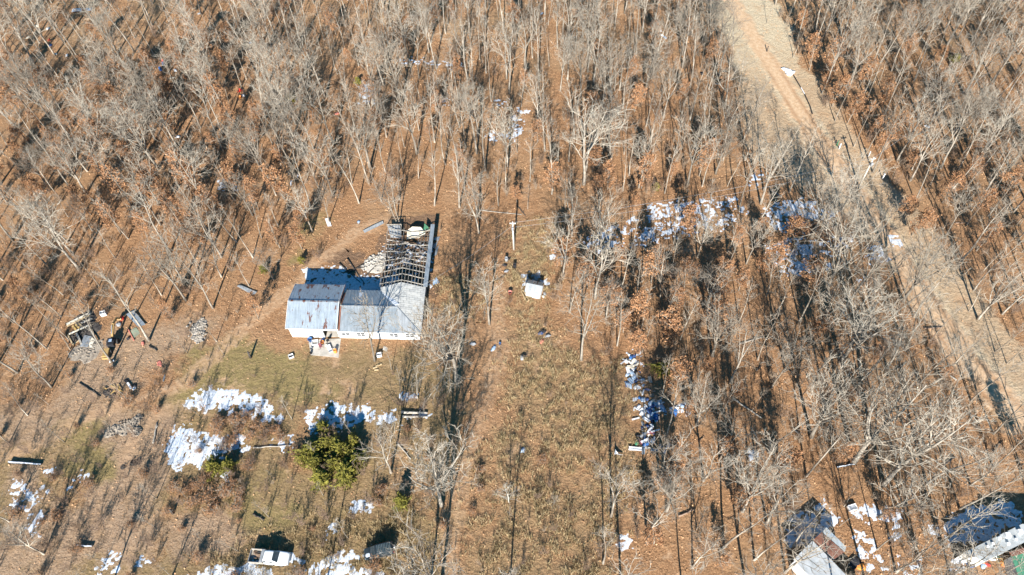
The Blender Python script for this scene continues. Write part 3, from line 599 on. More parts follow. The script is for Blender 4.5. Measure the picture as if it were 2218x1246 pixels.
def zone_name(X, Y):
    if 1500 < X and inp(X, Y, [(1640, -40), (1740, 130), (1940, 420), (2110, 640), (2300, 900), (2300, -40)]): return 'across the dirt road', 'bare trees in the woods across the dirt road'
    if X > 1240 and Y > 600: return 'in lower right woods', 'bare trees in the lower right woods'
    if X > 1240 and Y > 420: return 'by snowy opening', 'bare trees around the snowy opening'
    if X > 1500: return 'beside the dirt road', 'bare trees beside the dirt road'
    if Y < 480 and X > 700: return 'in woods above house', 'bare trees in the woods beyond the house'
    if X < 700 and Y < 870: return 'in left woods', 'bare trees in the woods left of the house'
    if Y > 800: return 'in lower clearing', 'bare trees in the lower clearings'
    return 'near the house', 'bare trees near the house'
def spot(X, Y):
    X = min(max(X, 0), 2218); Y = min(max(Y, 0), 1246)
    return '%.1f%% across, %.1f%% down' % (X/22.18, Y/12.46)
LOOKS = {'slim': 'slender bare grey tree', 'wide': 'spreading bare grey tree', 'giant': 'large wide-crowned bare tree', 'pole': 'thin straight bare tree', 'sapling': 'small cone-shaped bare sapling'}
def set_tree(d, name, label, cat, group):
    P_ = PROTO[d['key']][d['v']]; s = d['h']/P_['h']; sw = s*d['w'] if d['key'] != 'pole' else s*d['w']
    r = empty(name, (d['x'], d['y'], 0), d['rz'], label, cat, group); r.scale = (sw, sw, s)
    for nm in ('trunk', 'crown', 'leaves'):
        if nm in P_:
            me_ = P_[nm]
            c = bpy.data.objects.new(nm if P_['kind'] != 'cedar' or nm == 'trunk' else 'foliage', me_); COL.objects.link(c); c.parent = r
            if d.get('white'):
                c.material_slots[0].link = 'OBJECT'; c.material_slots[0].material = WHITEB
    return r
for d in bare[:300]:
    zn, gp = zone_name(d['px'], d['py'])
    set_tree(d, 'bare_tree', '%s %s, foot %s' % (LOOKS[d['key']] if not d['white'] else 'white-barked bare tree', zn, spot(d['px'], d['py'])), 'tree', gp)
tv, tf, to, cv, cf, co = [], [], 0, [], [], 0
for d in bare[300:]:
    P_ = PROTO[d['key']][d['v']]; s = d['h']/P_['h']; sw = s*d['w']; c_, s_ = math.cos(d['rz']), math.sin(d['rz'])
    for k, (V, Fq) in enumerate(P_['np']):
        W = np.stack([(V[:, 0]*c_-V[:, 1]*s_)*sw+d['x'], (V[:, 0]*s_+V[:, 1]*c_)*sw+d['y'], V[:, 2]*s], 1).astype(np.float32)
        tv.append(W); tf.append(Fq+to); to += len(W)
if tv:
    wm, nt, bs = node_mat('mixed_bark', .9, .1); g = G(nt)
    c = g.mix(g.ramp(g.noise(.22, 3, .6), .38, .6), (.44, .395, .325), (.17, .14, .11)); c = g.mix(g.ramp(g.noise(1.1, 4, .6), .4, .7), c, (.25, .21, .165)); nt.links.new(c, bs.inputs['Base Color'])
    me = np_mesh('bare_woods', np.concatenate(tv), np.concatenate(tf), wm, True)
    o = bpy.data.objects.new('bare_woods', me); COL.objects.link(o); tag(o, 'the many smaller bare grey trees filling the woods', 'woodland', kind='stuff')
UG = [make_tree(s_, 3, dict(BRUSH, levels=2, n=(0, 8, 4, 0, 0), stems=4, l1=.36, rmin=(0, .013, .010, .01, .01), r0=.09)) for s_ in (91, 92, 93, 94, 95)]
UG = [(lambda a, b: (np.concatenate([a[0], b[0]]), np.concatenate([a[1], b[1]+len(a[0])])))(mb_np(t_.tr), mb_np(t_.cr)) for t_ in UG]
tv, tf, to, cu = [], [], 0, 0
for _ in range(9000):
    x = rng.uniform(-130, 130); y = rng.uniform(22, 178); X, Y = pix(x, y)
    if not (-10 < X < 2228 and -4 < Y < 1250) or blocked(x, y, 2): continue
    op = any(inp(X, Y, c) for c in CLEAR); dn = float(fbm(np.array(x), np.array(y), .07, 3))
    if inp(X, Y, CLEAR[1]) or (560 < X < 980 and 730 < Y < 800): continue
    if rng.random() > ((.5 if inp(X, Y, SPARSE[0]) or X < 520 else .10) if op else sst(dn, .36, .6)*(1.0 if Y > 330 or X > 1650 or X < 600 else .7)): continue
    V, Fq = UG[rng.randrange(5)]; hh = rng.uniform(.25, .8)*(1.0 if op else 1.6); c_, s_ = math.cos(x*9), math.sin(x*9)
    tv.append(np.stack([(V[:, 0]*c_-V[:, 1]*s_)*hh+x, (V[:, 0]*s_+V[:, 1]*c_)*hh+y, V[:, 2]*hh], 1).astype(np.float32)); tf.append(Fq+to); to += len(V); cu += 1
    if cu >= 1800: break
wm, nt, bs = node_mat('undergrowth_twigs', .9, .1); g = G(nt)
nt.links.new(g.mix(g.ramp(g.noise(.3, 3, .6), .4, .6), (.34, .27, .20), (.20, .13, .085)), bs.inputs['Base Color'])
o = bpy.data.objects.new('undergrowth', np_mesh('undergrowth', np.concatenate(tv), np.concatenate(tf), wm, True)); COL.objects.link(o); tag(o, 'tangled bare undergrowth below the trees', 'undergrowth', kind='stuff'); print('UG', cu)
print('TREES', len(bare), 'stuff', len(bare)-300)
# leafy oaks that keep withered leaves, bushes, brush --------------------
g2 = {}
LEAFZ = [[(1700, 120), (1790, 120), (1990, 330), (2218, 400), (2218, 620), (2110, 560), (1960, 400), (1830, 280)], [(1480, 430), (1760, 560), (1760, 640), (1490, 640)], [(1150, 380), (1560, 350), (1560, 440), (1200, 470)], [(0, 200), (520, 100), (640, 420), (420, 560), (0, 420)],
         [(1200, 560), (1500, 560), (1620, 900), (1700, 1080), (1400, 1200), (1400, 800)]]
def scatter_plants(n, key, hr, rmin, test, gd, cnt):
    c = 0
    for _ in range(n):
        x = rng.uniform(-130, 130); y = rng.uniform(22, 178); X, Y = pix(x, y)
        if not (-20 < X < 2240 and -4 < Y < 1270) or not test(X, Y): continue
        h = rng.uniform(*hr)
        if near(x, y, rmin, gd) or blocked(x, y, h): continue
        plant(key, x, y, h); put(x, y, gd); c += 1
        if c >= cnt: return
plants = []
openq = lambda X, Y: not any(inp(X, Y, c) for c in CLEAR)
for bx, by, tx, ty in ((1900, 330, 1925, 285), (1885, 300, 1900, 245), (1870, 265, 1885, 215), (1780, 200, 1795, 150), (1975, 510, 1995, 440), (1950, 470, 1960, 410), (1570, 615, 1580, 570), (1500, 610, 1500, 565), (1640, 590, 1650, 555), (1370, 470, 1375, 425), (1240, 460, 1245, 425), (1290, 420, 1295, 380), (655, 540, 640, 480), (660, 500, 640, 455), (560, 690, 540, 640), (600, 530, 590, 480), (370, 690, 355, 645), (950, 250, 945, 200), (945, 60, 945, 0), (1545, 660, 1560, 600), (1350, 720, 1360, 670), (1120, 440, 1120, 400)):
    p = at(bx, by); plant('leafy', p.x, p.y, min(max(height_for(p, (tx, ty)), 4), 11))
scatter_plants(4000, 'leafy', (5, 10), 5, lambda X, Y: openq(X, Y) and any(inp(X, Y, z) for z in LEAFZ), g2, 165)
scatter_plants(3000, 'leafy', (4, 8), 9, openq, g2, 60)
for d in plants:
    zn, gp = zone_name(d['px'], d['py'])
    set_tree(d, 'oak_tree', '%s oak with brown leaves %s, %s' % ('tall' if d['h'] > 7 else 'small', zn, spot(d['px'], d['py'])), 'oak tree', 'oaks still holding brown leaves')
plants = []
for bx, by, h in ((505, 905, 2), (470, 915, 2), (535, 905, 2), (560, 925, 2.2), (500, 1050, 2.4), (440, 1050, 2.4), (410, 1060, 2), (520, 1075, 2.2), (460, 1100, 2.6), (500, 960, 2.6), (520, 925, 2.8), (545, 945, 2.4), (475, 930, 2.6), (450, 1080, 2.8), (490, 1070, 3), (420, 1090, 2.2), (515, 1100, 2.4), (380, 1060, 2), (460, 1030, 2.2), (595, 930, 2.2), (610, 950, 2), (640, 985, 1.8), (365, 1110, 1.8), (540, 1010, 2.0), (1180, 1000, 1.8), (1040, 1015, 1.8), (1040, 1060, 2), (1020, 1110, 1.8), (825, 1060, 2.2), (1750, 500, 3), (1780, 510, 3), (1810, 500, 2.6), (1730, 500, 2.6), (40, 1110, 2.5), (130, 1120, 2.5)):
    p = at(bx, by); plant('leafbush', p.x, p.y, h*.72); plants[-1]['w'] *= 1.75
scatter_plants(3000, 'leafbush', (1.2, 2.4), 5, lambda X, Y: (Y > 900 and X < 985 or X < 420 and Y > 620) and not (600 < X < 840 and 860 < Y < 1080), {}, 48)
for d in plants: set_tree(d, 'leafy_bush', 'low brown leaved bush %s, %s' % (zone_name(d['px'], d['py'])[0], spot(d['px'], d['py'])), 'bush', 'low brown leaved bushes')
plants = []
g3 = {}
for bx, by, h in ((690, 560, 3.2), (665, 575, 3), (620, 535, 4), (460, 840, 2.6), (595, 860, 3), (870, 880, 4.5), (890, 870, 4), (920, 890, 4), (950, 880, 3.6), (905, 940, 3.6), (880, 960, 3), (1370, 560, 3.4), (1200, 650, 3.4), (1200, 1150, 2.8), (1165, 1080, 3.2), (1235, 1120, 2.6), (1340, 1190, 4), (1300, 1200, 4), (1270, 1230, 3), (1380, 1160, 4), (1175, 1200, 2.8), (960, 700, 3), (985, 660, 3), (1420, 870, 3.2), (1450, 860, 3), (1405, 850, 2.2), (30, 900, 4), (60, 1180, 4), (120, 1190, 4), (170, 1150, 3), (220, 1130, 3), (150, 1090, 3.4), (440, 1210, 3), (330, 1180, 3), (660, 1200, 3), (745, 1180, 3), (700, 1180, 3), (1960, 1200, 4), (1930, 1180, 4), (1990, 1225, 4), (1720, 1150, 3)):
    p = at(bx, by); plant('brush', p.x, p.y, h)
scatter_plants(6000, 'brush', (2.2, 5), 5.5, lambda X, Y: openq(X, Y), g3, 175)
scatter_plants(1000, 'brush', (1.5, 3), 7, lambda X, Y: any(inp(X, Y, z) for z in SPARSE+[CLEAR[0]]) and not (560 < X < 1000 and 640 < Y < 800), g3, 35)
scatter_plants(5000, 'brush', (1.8, 4.6), 3.0, lambda X, Y: (inp(X, Y, SPARSE[0]) or (X < 560 and Y > 560)) and not (440 < X < 960 and 600 < Y < 880) and not inp(X, Y, [(1005, 850), (1200, 850), (1200, 1300), (960, 1300)]), {}, 165)
for d in plants: set_tree(d, 'bare_shrub', 'bare brown twiggy shrub %s, %s' % (zone_name(d['px'], d['py'])[0], spot(d['px'], d['py'])), 'shrub', 'bare twiggy shrubs')
plants = []
scatter_plants(3000, 'pole', (4.5, 8), 5.5, lambda X, Y: X < 985 and Y > 900 or (X < 500 and 640 < Y < 900) or (840 < X < 1000 and Y > 760), {}, 44)
for d in plants: set_tree(d, 'bare_sapling', 'slight bare sapling %s, foot %s' % (zone_name(d['px'], d['py'])[0], spot(d['px'], d['py'])), 'sapling', 'bare saplings in the lower left scrub')
plants = []
CED = ((705, 935, 2.6, 'topmost of the cedar clump below the house'), (680, 985, 3.4, 'left cedar of the clump below the house'), (745, 985, 3.8, 'right cedar of the clump below the house'), (700, 1045, 3.4, 'lower left cedar of the clump'), (755, 1035, 3.6, 'lower right cedar of the clump'), (690, 1010, 3, 'middle cedar of the clump'), (770, 965, 3.0, 'upper right cedar of the clump'), (715, 965, 2.6, 'upper middle cedar of the clump'), (725, 1015, 3.2, 'cedar in the heart of the clump'), (775, 1005, 3.0, 'rightmost cedar of the clump'), (665, 1000, 2.6, 'leftmost cedar of the clump'),
       (872, 1095, 3, 'lone yellow green cedar above the black vehicle'), (1432, 806, 2.6, 'lone cedar beside the debris pile'), (470, 1020, 2.8, 'dark cedar below the large left snow patch'), (498, 1015, 2.4, 'dark cedar right of its twin by the snow patch'), (573, 590, 2, 'small cedar left of the house'), (655, 570, 1.8, 'small cedar behind the garage'), (1420, 412, 2, 'small cedar above the snowy opening'), (630, 220, 2.4, 'small cedar by the blue bucket in upper left woods'), (777, 183, 2, 'small cedar at the top by a snow speck'), (2065, 135, 2.4, 'small cedar in far upper right woods'))
for bx, by, h, lb in CED:
    p = at(bx, by); plant('cedar', p.x, p.y, h)
    d = plants[-1]; d['w'] = rng.uniform(.9, 1.25)*(1 if h > 2.2 else .8); set_tree(d, 'cedar_tree', lb+', green', 'cedar', 'green cedars')
p = at(1102, 1088); plants = []; plant('sapling', p.x, p.y, 6.5, white=True); set_tree(plants[0], 'sapling', 'small white bare sapling standing alone in the dry grass clearing', 'tree', None)
p = at(1200, 1093); plant('sapling', p.x, p.y, 4.0); set_tree(plants[1], 'sapling', 'thin bare sapling right of the white sapling in the clearing', 'tree', None)

# ------------------------------------------------------------------ materials for the built things
WHITE = mat('white_siding', (.68, .68, .67), (.54, .54, .52), 1.2, .6, c3=(.38, .37, .34), t3=(.62, .74))
def metal_roof_mat(name, c1, c2, rust_t, freq=3.6, axis_=0):
    mt, nt, bs = node_mat(name, .42, .5, .35); g = G(nt)
    tc = nt.nodes.new('ShaderNodeTexCoord').outputs['Object']
    c = g.mix(g.ramp(g.noise(.8, 4, .6, tc), .35, .65), c1, c2)
    c = g.mix(g.ramp(g.noise(1.0, 5, .62, tc, sc3=(1.3, .45, .45)), *rust_t), c, (.19, .075, .045))
    c = g.mix(g.math('MULTIPLY', g.ramp(g.noise(1.4, 4, .65, tc, sc3=(2.6, .3, .3)), .42, .62), .45), c, tuple(q*.55 for q in c2))
    c = g.mix(g.ramp(g.noise(4, 2, .6, tc), .69, .73), c, (.22, .10, .06))
    nt.links.new(c, bs.inputs['Base Color']); MATS[name] = mt; return mt
METAL = metal_roof_mat('galvanised_roof', (.37, .43, .48), (.44, .50, .54), (.58, .615))
METALB = metal_roof_mat('galvanised_roof_clean', (.30, .345, .375), (.38, .42, .445), (.68, .72))
PALEM = metal_roof_mat('pale_sheet_metal', (.44, .46, .47), (.36, .38, .39), (.74, .78))
RUSTM = mat('rusted_sheet_metal', (.17, .075, .05), (.24, .12, .085), 1.2, .7)
def shingle_mat():
    mt, nt, bs = node_mat('grey_shingles', .9, .1); g = G(nt); tc = nt.nodes.new('ShaderNodeTexCoord').outputs['Object']
    br = nt.nodes.new('ShaderNodeTexBrick'); br.inputs['Scale'].default_value = 1; br.inputs['Brick Width'].default_value = .9; br.inputs['Row Height'].default_value = .42; br.inputs['Mortar Size'].default_value = .035
    br.inputs['Color1'].default_value = (.50, .50, .47, 1); br.inputs['Color2'].default_value = (.40, .40, .385, 1); br.inputs['Mortar'].default_value = (.22, .22, .21, 1)
    nt.links.new(tc, br.inputs[0]); c = g.mix(g.ramp(g.noise(1.2, 4, .6, tc), .4, .7), br.outputs[0], (.55, .54, .50)); nt.links.new(c, bs.inputs['Base Color']); return mt
SHING = shingle_mat()
GLASS = mat('dark_glass', (.03, .04, .045), (.05, .06, .07), 2, .12, spec=.6)
CHARW = mat('charred_timber', (.035, .03, .028), (.09, .08, .07), 2.5, .9)
GREYW = mat('weathered_timber', (.40, .37, .32), (.27, .24, .20), 3, .85, sc3=(1, 1, 1))
TAN = mat('new_lumber', (.55, .42, .25), (.42, .31, .18), 3, .8)
YWOOD = mat('yellow_boards', (.55, .38, .15), (.42, .28, .10), 3, .8)
CONC = mat('concrete', (.50, .46, .40), (.38, .35, .30), 1.1, .9, c3=(.24, .21, .18), t3=(.58, .72))
STONE = mat('pale_stone', (.34, .29, .23), (.20, .165, .13), 2.5, .9)
BLACK = mat('black_plastic', (.02, .02, .022), (.035, .035, .04), 3, .5)
RUB = mat('tyre_rubber', (.025, .025, .025), (.04, .04, .04), 3, .8)
BLUE = mat('blue_plastic', (.05, .17, .42), (.04, .11, .30), 3, .45)
LBLUE = mat('light_blue_tarp', (.34, .44, .56), (.22, .31, .44), 2, .5)
NAVY = mat('navy_cloth', (.03, .06, .16), (.05, .10, .24), 3, .8)
RED = mat('red_paint', (.62, .05, .035), (.45, .04, .03), 3, .5)
PINK = mat('faded_red', (.60, .22, .17), (.48, .16, .12), 3, .6)
ORANGE = mat('orange_plastic', (.80, .30, .07), (.62, .22, .05), 3, .5)
YEL = mat('yellow_paint', (.42, .28, .11), (.28, .18, .08), 2, .5, c3=(.22, .11, .05), t3=(.62, .7), s3=2)
GREEN_ = mat('green_sheet', (.05, .22, .12), (.08, .17, .10), 2, .6)
WPL = mat('white_plastic', (.80, .81, .82), (.66, .67, .68), 2, .5)
CREAM = mat('cream_board', (.72, .66, .54), (.60, .54, .42), 1.3, .8)
GREY_ = mat('grey_paint', (.30, .31, .32), (.22, .23, .24), 2, .5)
MAROON = mat('maroon_cloth', (.22, .08, .09), (.15, .05, .06), 3, .8)
SNOWM = sm

# ------------------------------------------------------------------ burned house
HO = at(634, 730); ea = Vector((.9958, -.0912, 0)); eb = Vector((.05, .9987, 0))
def L(a, b, z): return ea*a+eb*b+Vector((0, 0, z))
house = empty('burned_house', HO, 0, 'long white house with grey metal roof and a burned out rear wing of bare rafters', 'house')
def wallq(mb, a0, b0, a1, b1, z0, z1, th=.15):
    p, q = L(a0, b0, 0), L(a1, b1, 0); d = (q-p).normalized(); nrm = Vector((-d.y, d.x, 0))*th
    mb.slab([p+Vector((0, 0, z1)), q+Vector((0, 0, z1)), q+nrm+Vector((0, 0, z1)), p+nrm+Vector((0, 0, z1))], z1-z0)
def gable(mb, a, b0, b1, z0, zr, th=.12):
    mb.slab([L(a, b0, z0), L(a, b1, z0), L(a, (b0+b1)/2, zr)], ea*th)
GZ, GR, MZ, MR = 3.2, 4.65, 2.6, 3.95
GB, WB = 8.6, 23.6
m_ = MB(); wallq(m_, 0, 0, 5.75, 0, 0, GZ); wallq(m_, 5.75, 0, 8.25, 0, 2.25, GZ); wallq(m_, 8.22, .16, 8.22, GB, 0, GZ); wallq(m_, 0, GB, 0, .16, 0, GZ, -.12) ; wallq(m_, .15, GB-.15, 8.05, GB-.15, 0, GZ)
gable(m_, 0, .05, GB-.05, GZ+.01, GR-.12); gable(m_, 8.1, .05, GB-.05, GZ+.01, GR-.12)
m_.build('garage_wall', WHITE, house)
m_ = MB(); wallq(m_, 8.3, .04, 22.0, .04, 0, MZ); wallq(m_, 22.0, .2, 22.0, 9.2, 0, MZ); wallq(m_, 8.4, 8.0, 14.7, 8.0, 0, MZ)
m_.build('wall', WHITE, house)
m_ = MB(); m_.slab([L(5.8, .2, .07), L(8.05, .2, .07), L(8.05, 8, .07), L(5.8, 8, .07)], .06); m_.build('garage_floor', CONC, house)
m_ = MB(); m_.slab([L(5.6, -.03, 2.3), L(5.75, -.03, 2.3), L(5.75, -.03, 0), L(5.6, -.03, 0)], eb*.03); m_.slab([L(5.6, -.03, 2.36), L(8.22, -.03, 2.36), L(8.22, -.03, 2.24), L(5.6, -.03, 2.24)], eb*.02); m_.build('door_frame', GREY_, house)
def roof_panel(name, pts, mt, ribdir=None, rib=.45, th=.07, parent=house, ribh=.035):
    "pts: low-left, low-right, high-right, high-left"
    m = MB(); m.slab(pts, th)
    if ribdir:
        n = Vector(pts[1]) - Vector(pts[0]); k = int(n.length/rib)
        P4 = [Vector(p) for p in pts]
        for i in range(1, k):
            t = i/k; a = P4[0].lerp(P4[1], t); b = P4[3].lerp(P4[2], t)
            m.beam(a+Vector((0, 0, ribh*.35)), b+Vector((0, 0, ribh*.35)), .05, ribh)
    return m.build(name, mt, parent)
gm_ = GB/2
roof_panel('garage_roof', [L(-.25, -.3, GZ), L(8.4, -.3, GZ), L(8.4, gm_, GR), L(-.25, gm_, GR)], METAL, True)
roof_panel('garage_roof', [L(8.4, GB+.3, GZ), L(-.25, GB+.3, GZ), L(-.25, gm_, GR), L(8.4, gm_, GR)], METAL, True)
m_ = MB(); m_.beam(L(-.26, gm_, GR+.03), L(8.42, gm_, GR+.03), .3, .05); m_.build('ridge_cap', metal_roof_mat('rusty_ridge', (.34, .37, .39), (.30, .33, .35), (.50, .54)), house)
m_ = MB()
for a_ in (-.3, 8.44):
    m_.beam(L(a_, -.32, GZ-.02), L(a_, gm_, GR-.02), .07, .2); m_.beam(L(a_, gm_, GR-.02), L(a_, GB+.32, GZ-.02), .07, .2)
m_.beam(L(-.3, -.36, GZ-.04), L(8.44, -.36, GZ-.04), .06, .16)
m_.build('trim', WHITE, house)
m_ = MB(); m_.beam(L(8.50, 4.4, GR-.12), L(8.50, GB+.3, GZ+.02), .16, .06); m_.beam(L(8.62, -.2, MZ+.1), L(8.62, 4.0, MR+.06), .28, .03); m_.beam(L(8.62, 4.0, MR+.06), L(8.62, 7.9, MZ+.1), .28, .03); m_.build('flashing', RUSTM, house)
# main roof
AP = (18.2, 4.0)
roof_panel('roof', [L(8.46, -.3, MZ), L(18.9, -.3, MZ), L(18.2, 4.0, MR), L(8.46, 4.0, MR)], METALB, True, .5)
m_ = MB(); m_.slab([L(18.92, -.3, MZ+.01), L(22.35, -.3, MZ+.01), L(18.22, 4.0, MR+.01)], .07); m_.build('hip_panel', PALEM, house)
roof_panel('roof', [L(14.7, 8.3, MZ), L(8.46, 8.3, MZ), L(8.46, 4.02, MR), L(18.2, 4.02, MR)], METALB, True, .5)
m_ = MB(); m_.slab([L(22.4, -.3, MZ), L(22.4, 9.2, MZ), L(18.45, 9.2, MR), L(18.25, 4.0, MR)], .09); m_.build('shingle_roof', SHING, house)
m_ = MB(); m_.slab([L(14.6, 9.0, MZ), L(14.75, 8.3, MZ+.02), L(18.2, 4.05, MR+.01), L(18.4, 9.2, MR)], .09); m_.build('shingle_roof', SHING, house)
m_ = MB()
for k in range(10):
    t = k/10; m_.slab([L(14.9+3.2*t-.12, 8.0-3.9*t, MZ+.08+1.5*t), L(14.9+3.2*t+.55, 8.35-3.9*t, MZ+.12+1.5*t), L(15.25+3.2*t+.4, 7.9-3.9*t, MZ+.2+1.5*t), L(15.15+3.2*t-.1, 7.7-3.9*t, MZ+.13+1.5*t)], .05)
m_.build('roof_snow', SNOWM, house); m_ = MB(); m_.slab([L(11.1, 7.6, 2.86), L(11.75, 7.7, 2.84), L(11.7, 6.3, 3.24), L(11.2, 6.4, 3.22)], .04); m_.build('roof_snow', SNOWM, house)
m_ = MB(); m_.beam(L(8.5, 4.0, MR+.05), L(18.2, 4.0, MR+.05), .22, .05); m_.beam(L(18.22, 4.0, MR+.05), L(22.38, -.28, MZ+.06), .16, .04); m_.beam(L(18.23, 4.05, MR+.05), L(18.45, 9.2, MR+.05), .16, .04); m_.build('ridge_cap', PALEM, house)
m_ = MB(); m_.beam(L(8.46, -.35, MZ-.05), L(22.42, -.35, MZ-.05), .06, .14); m_.beam(L(22.46, -.3, MZ-.05), L(22.46, 9.2, MZ-.05), .06, .14); m_.build('trim', WHITE, house)
for a_ in (9.5, 12.1, 17.7, 20.4):
    fr_ = MB(); hw, z0, z1 = .72, .85, 1.95; y = -.05
    for x0, x1, q0, q1 in ((-hw, hw, z0, z0+.05), (-hw, hw, z1-.05, z1), (-hw, -hw+.05, z0+.05, z1-.05), (hw-.05, hw, z0+.05, z1-.05), (-.04, .04, z0+.05, z1-.05)):
        fr_.slab([L(a_+x0, y, q0), L(a_+x1, y, q0), L(a_+x1, y, q1), L(a_+x0, y, q1)], eb*.1)
    fr_.slab([L(a_-hw+.05, y+.02, 1.38), L(a_+hw-.05, y+.02, 1.38), L(a_+hw-.05, y+.02, 1.44), L(a_-hw+.05, y+.02, 1.44)], eb*.05)
    wn_ = fr_.build('window', WPL, house)
    pn = MB(); pn.slab([L(a_-hw+.05, 0, z0+.05), L(a_+hw-.05, 0, z0+.05), L(a_+hw-.05, 0, z1-.05), L(a_-hw+.05, 0, z1-.05)], eb*.03); pn.build('pane', GLASS, wn_)
# burned wing
hr = random.Random(9)
def sag(a, b):
    t = max(0, min(1, (b-14.0)/7.5)); c = max(0, 1-abs(a-18.6)/4.6); return t*(2.6*c+.2)
def rz_(a, b): 
    z = MZ+(MR-MZ)*(1-abs(a-18.4)/4.0); return max(.35+.2*hr.random(), z-sag(a, b)+(hr.uniform(-.25, .25) if b > 15 else 0))
m_ = MB(); wallq(m_, 22.25, 9.25, 22.5, WB, 0, 2.7, .14); m_.build('rear_wall', metal_roof_mat('grey_sheet_wall', (.36, .40, .43), (.42, .46, .48), (.64, .7)), house)
m_ = MB(); m_.beam(L(22.45, 9.2, 2.75), L(22.72, WB, 2.75), .75, .06); m_.build('eave_strip', METALB, house)
m_ = MB(); wallq(m_, 14.6, 9.2, 14.55, 13.0, 0, 1.9, .12); wallq(m_, 14.5, 14, 14.4, WB-3, 0, 1.0, .12); m_.build('burned_wall', CHARW, house)
for k in range(11):
    b = 9.7+1.28*k; j = hr.uniform(-.1, .1)*(1 if k < 5 else 4)
    for s_ in (-1, 1):
        m_ = MB(); a0 = 18.4+s_*4.0+hr.uniform(-.1, .1); pts = [L(18.4+(a0-18.4)*t, b+j+hr.uniform(-.05, .05), rz_(18.4+(a0-18.4)*t, b)+.02) for t in (0, .35, .7, 1)]
        if k > 6 and hr.random() < .25: pts = pts[1:]
        for p, q in zip(pts[:-1], pts[1:]): m_.beam(p, q, .10, .13)
        m_.build('rafter', GREYW if hr.random() < .8 or k < 5 else CHARW, house)
for k in range(15):
    a = 14.5+k*.56; m_ = MB(); pts = []
    n = 9; bend = (18.6-a)*.0
    for i in range(n+1):
        b = 9.1+(WB-9.3)*i/n; aa = a+(.25*(a-18.4)*.12 if i > 4 else 0)+hr.uniform(-.05, .05)
        pts.append(L(aa, b, rz_(a, b)+.12))
    if 5 < k < 10: pts = pts[:7]
    elif hr.random() < .3: pts = pts[:-1]
    for p, q in zip(pts[:-1], pts[1:]): m_.beam(p, q, .065, .05)
    m_.build('batten', GREYW, house)
for k in range(26):
    m_ = MB(); c = L(hr.uniform(15, 21.8), hr.uniform(13, 20.5), hr.uniform(.2, .9)); an = hr.uniform(0, 3.14); l_ = hr.uniform(.8, 2.4); d = Vector((math.cos(an), math.sin(an), hr.uniform(-.25, .25)))*l_/2
    m_.beam(c-d, c+d, .13, .13); m_.build('fallen_beam', CHARW if hr.random() < .6 else GREYW, house)
m_ = MB()
for k in range(90): c = L(hr.uniform(14.8, 22), hr.uniform(9.5, 21), .1); m_.blob(c, (hr.uniform(.1, .35), hr.uniform(.1, .35), hr.uniform(.06, .25)), hr, 6, 4)
m_.build('ash_heap', CHARW, house)
def HL(px, py, z): return at(px, py, z)-HO
m_ = MB(); m_.slab([HL(839, 489, 1.6), HL(866, 488, 1.7), HL(870, 516, 1.0), HL(846, 514, .9)], .06); m_.build('fallen_roof_panel', PALEM, house)
m_ = MB(); m_.slab([HL(881, 518, .9), HL(882, 499, 1.3), HL(893, 491, 1.5), HL(911, 492, 1.5), HL(922, 505, 1.1), HL(908, 515, .9)], .07); m_.build('fallen_roof_panel', CREAM, house)
m_ = MB(); m_.slab([HL(917, 503, 1.3), HL(919, 484, 1.6), HL(926, 490, 1.5), HL(933, 498, 1.2)], .05); m_.build('green_panel', GREEN_, house)
m_ = MB(); m_.beam(HL(838, 487, 1.9), HL(869, 486, 2.0), .12, .12); m_.beam(HL(838, 487, 1.9), HL(838, 489, 0), .12, .12); m_.beam(HL(869, 486, 2.0), HL(869, 520, 1.0), .1, .1); m_.build('rear_frame', GREYW, house)
# patio
m_ = MB(); m_.slab([at(668, 736.5, .06), at(673, 769, .06), at(733, 774.5, .06), at(738.5, 733.2, .06)][::-1], .1)
o = m_.build('patio', CONC); tag(o, 'pale concrete patio in front of the garage', kind='structure')

# ------------------------------------------------------------------ small things
jr = random.Random(21)
def thing1(mb, name, mt, loc, rz, label, cat, group=None, smooth=False, bevel=0):
    o = mb.build(name, mt, None, loc, rz, smooth, bevel); return tag(o, label, cat, group)
def barrel(px, py, mt, label, h=.9, r=.3, z=0, group=None):
    m = MB(); m.lathe([(r*.93, 0), (r, .03), (r, h*.32), (r*1.05, h*.34), (r, h*.36), (r, h*.64), (r*1.05, h*.66), (r, h*.68), (r, h-.03), (r*.93, h), (r*.9, h-.03), (.01, h-.03)], 18)
    return thing1(m, 'barrel', mt, at(px, py, z), 0, label, 'barrel', group, True)
def bucket(px, py, mt, label, z=0, r=.22):
    t = empty('bucket', at(px, py, z), 0, label, 'bucket'); m = MB(); m.lathe([(r*.75, 0), (r, r*1.8), (r*1.07, r*1.8), (r*1.07, r*1.9), (r*.95, r*1.9), (r*.7, .05)], 16); m.build('tub', mt, t, smooth=True)
    m = MB(); m.tube([(r*math.cos(q)*1.03, -.02-r*.3*math.sin(q), r*1.85+r*.5*math.sin(q)) for q in np.linspace(0, math.pi, 9)], .012, 5); m.build('handle', GREY_, t); return t
def bag(px, py, mt, label, s=(.5, .4, .28), z=0, group=None, cat='bag', name='bag'):
    s = (s[0]*.85, s[1]*.75, s[2]*.5); m = MB(); m.blob((0, 0, s[2]*.7), s, jr, 14, 8, .3); m.blob((s[0]*.7, s[1]*.3, s[2]*.3), (s[0]*.6, s[1]*.5, s[2]*.4), jr, 9, 6, .3); return thing1(m, name, mt, at(px, py, z), jr.random()*6, label, cat, group, True)
def plank(p0, p1, mt, label, wd=.18, th=.06, z=.08, z1=None, name='plank', cat='plank', group=None):
    a = at(*p0, z); b = at(*p1, z if z1 is None else z1); c = (a+b)/2; m = MB(); m.beam(a-c, b-c, wd, th); return thing1(m, name, mt, c, 0, label, cat, group)
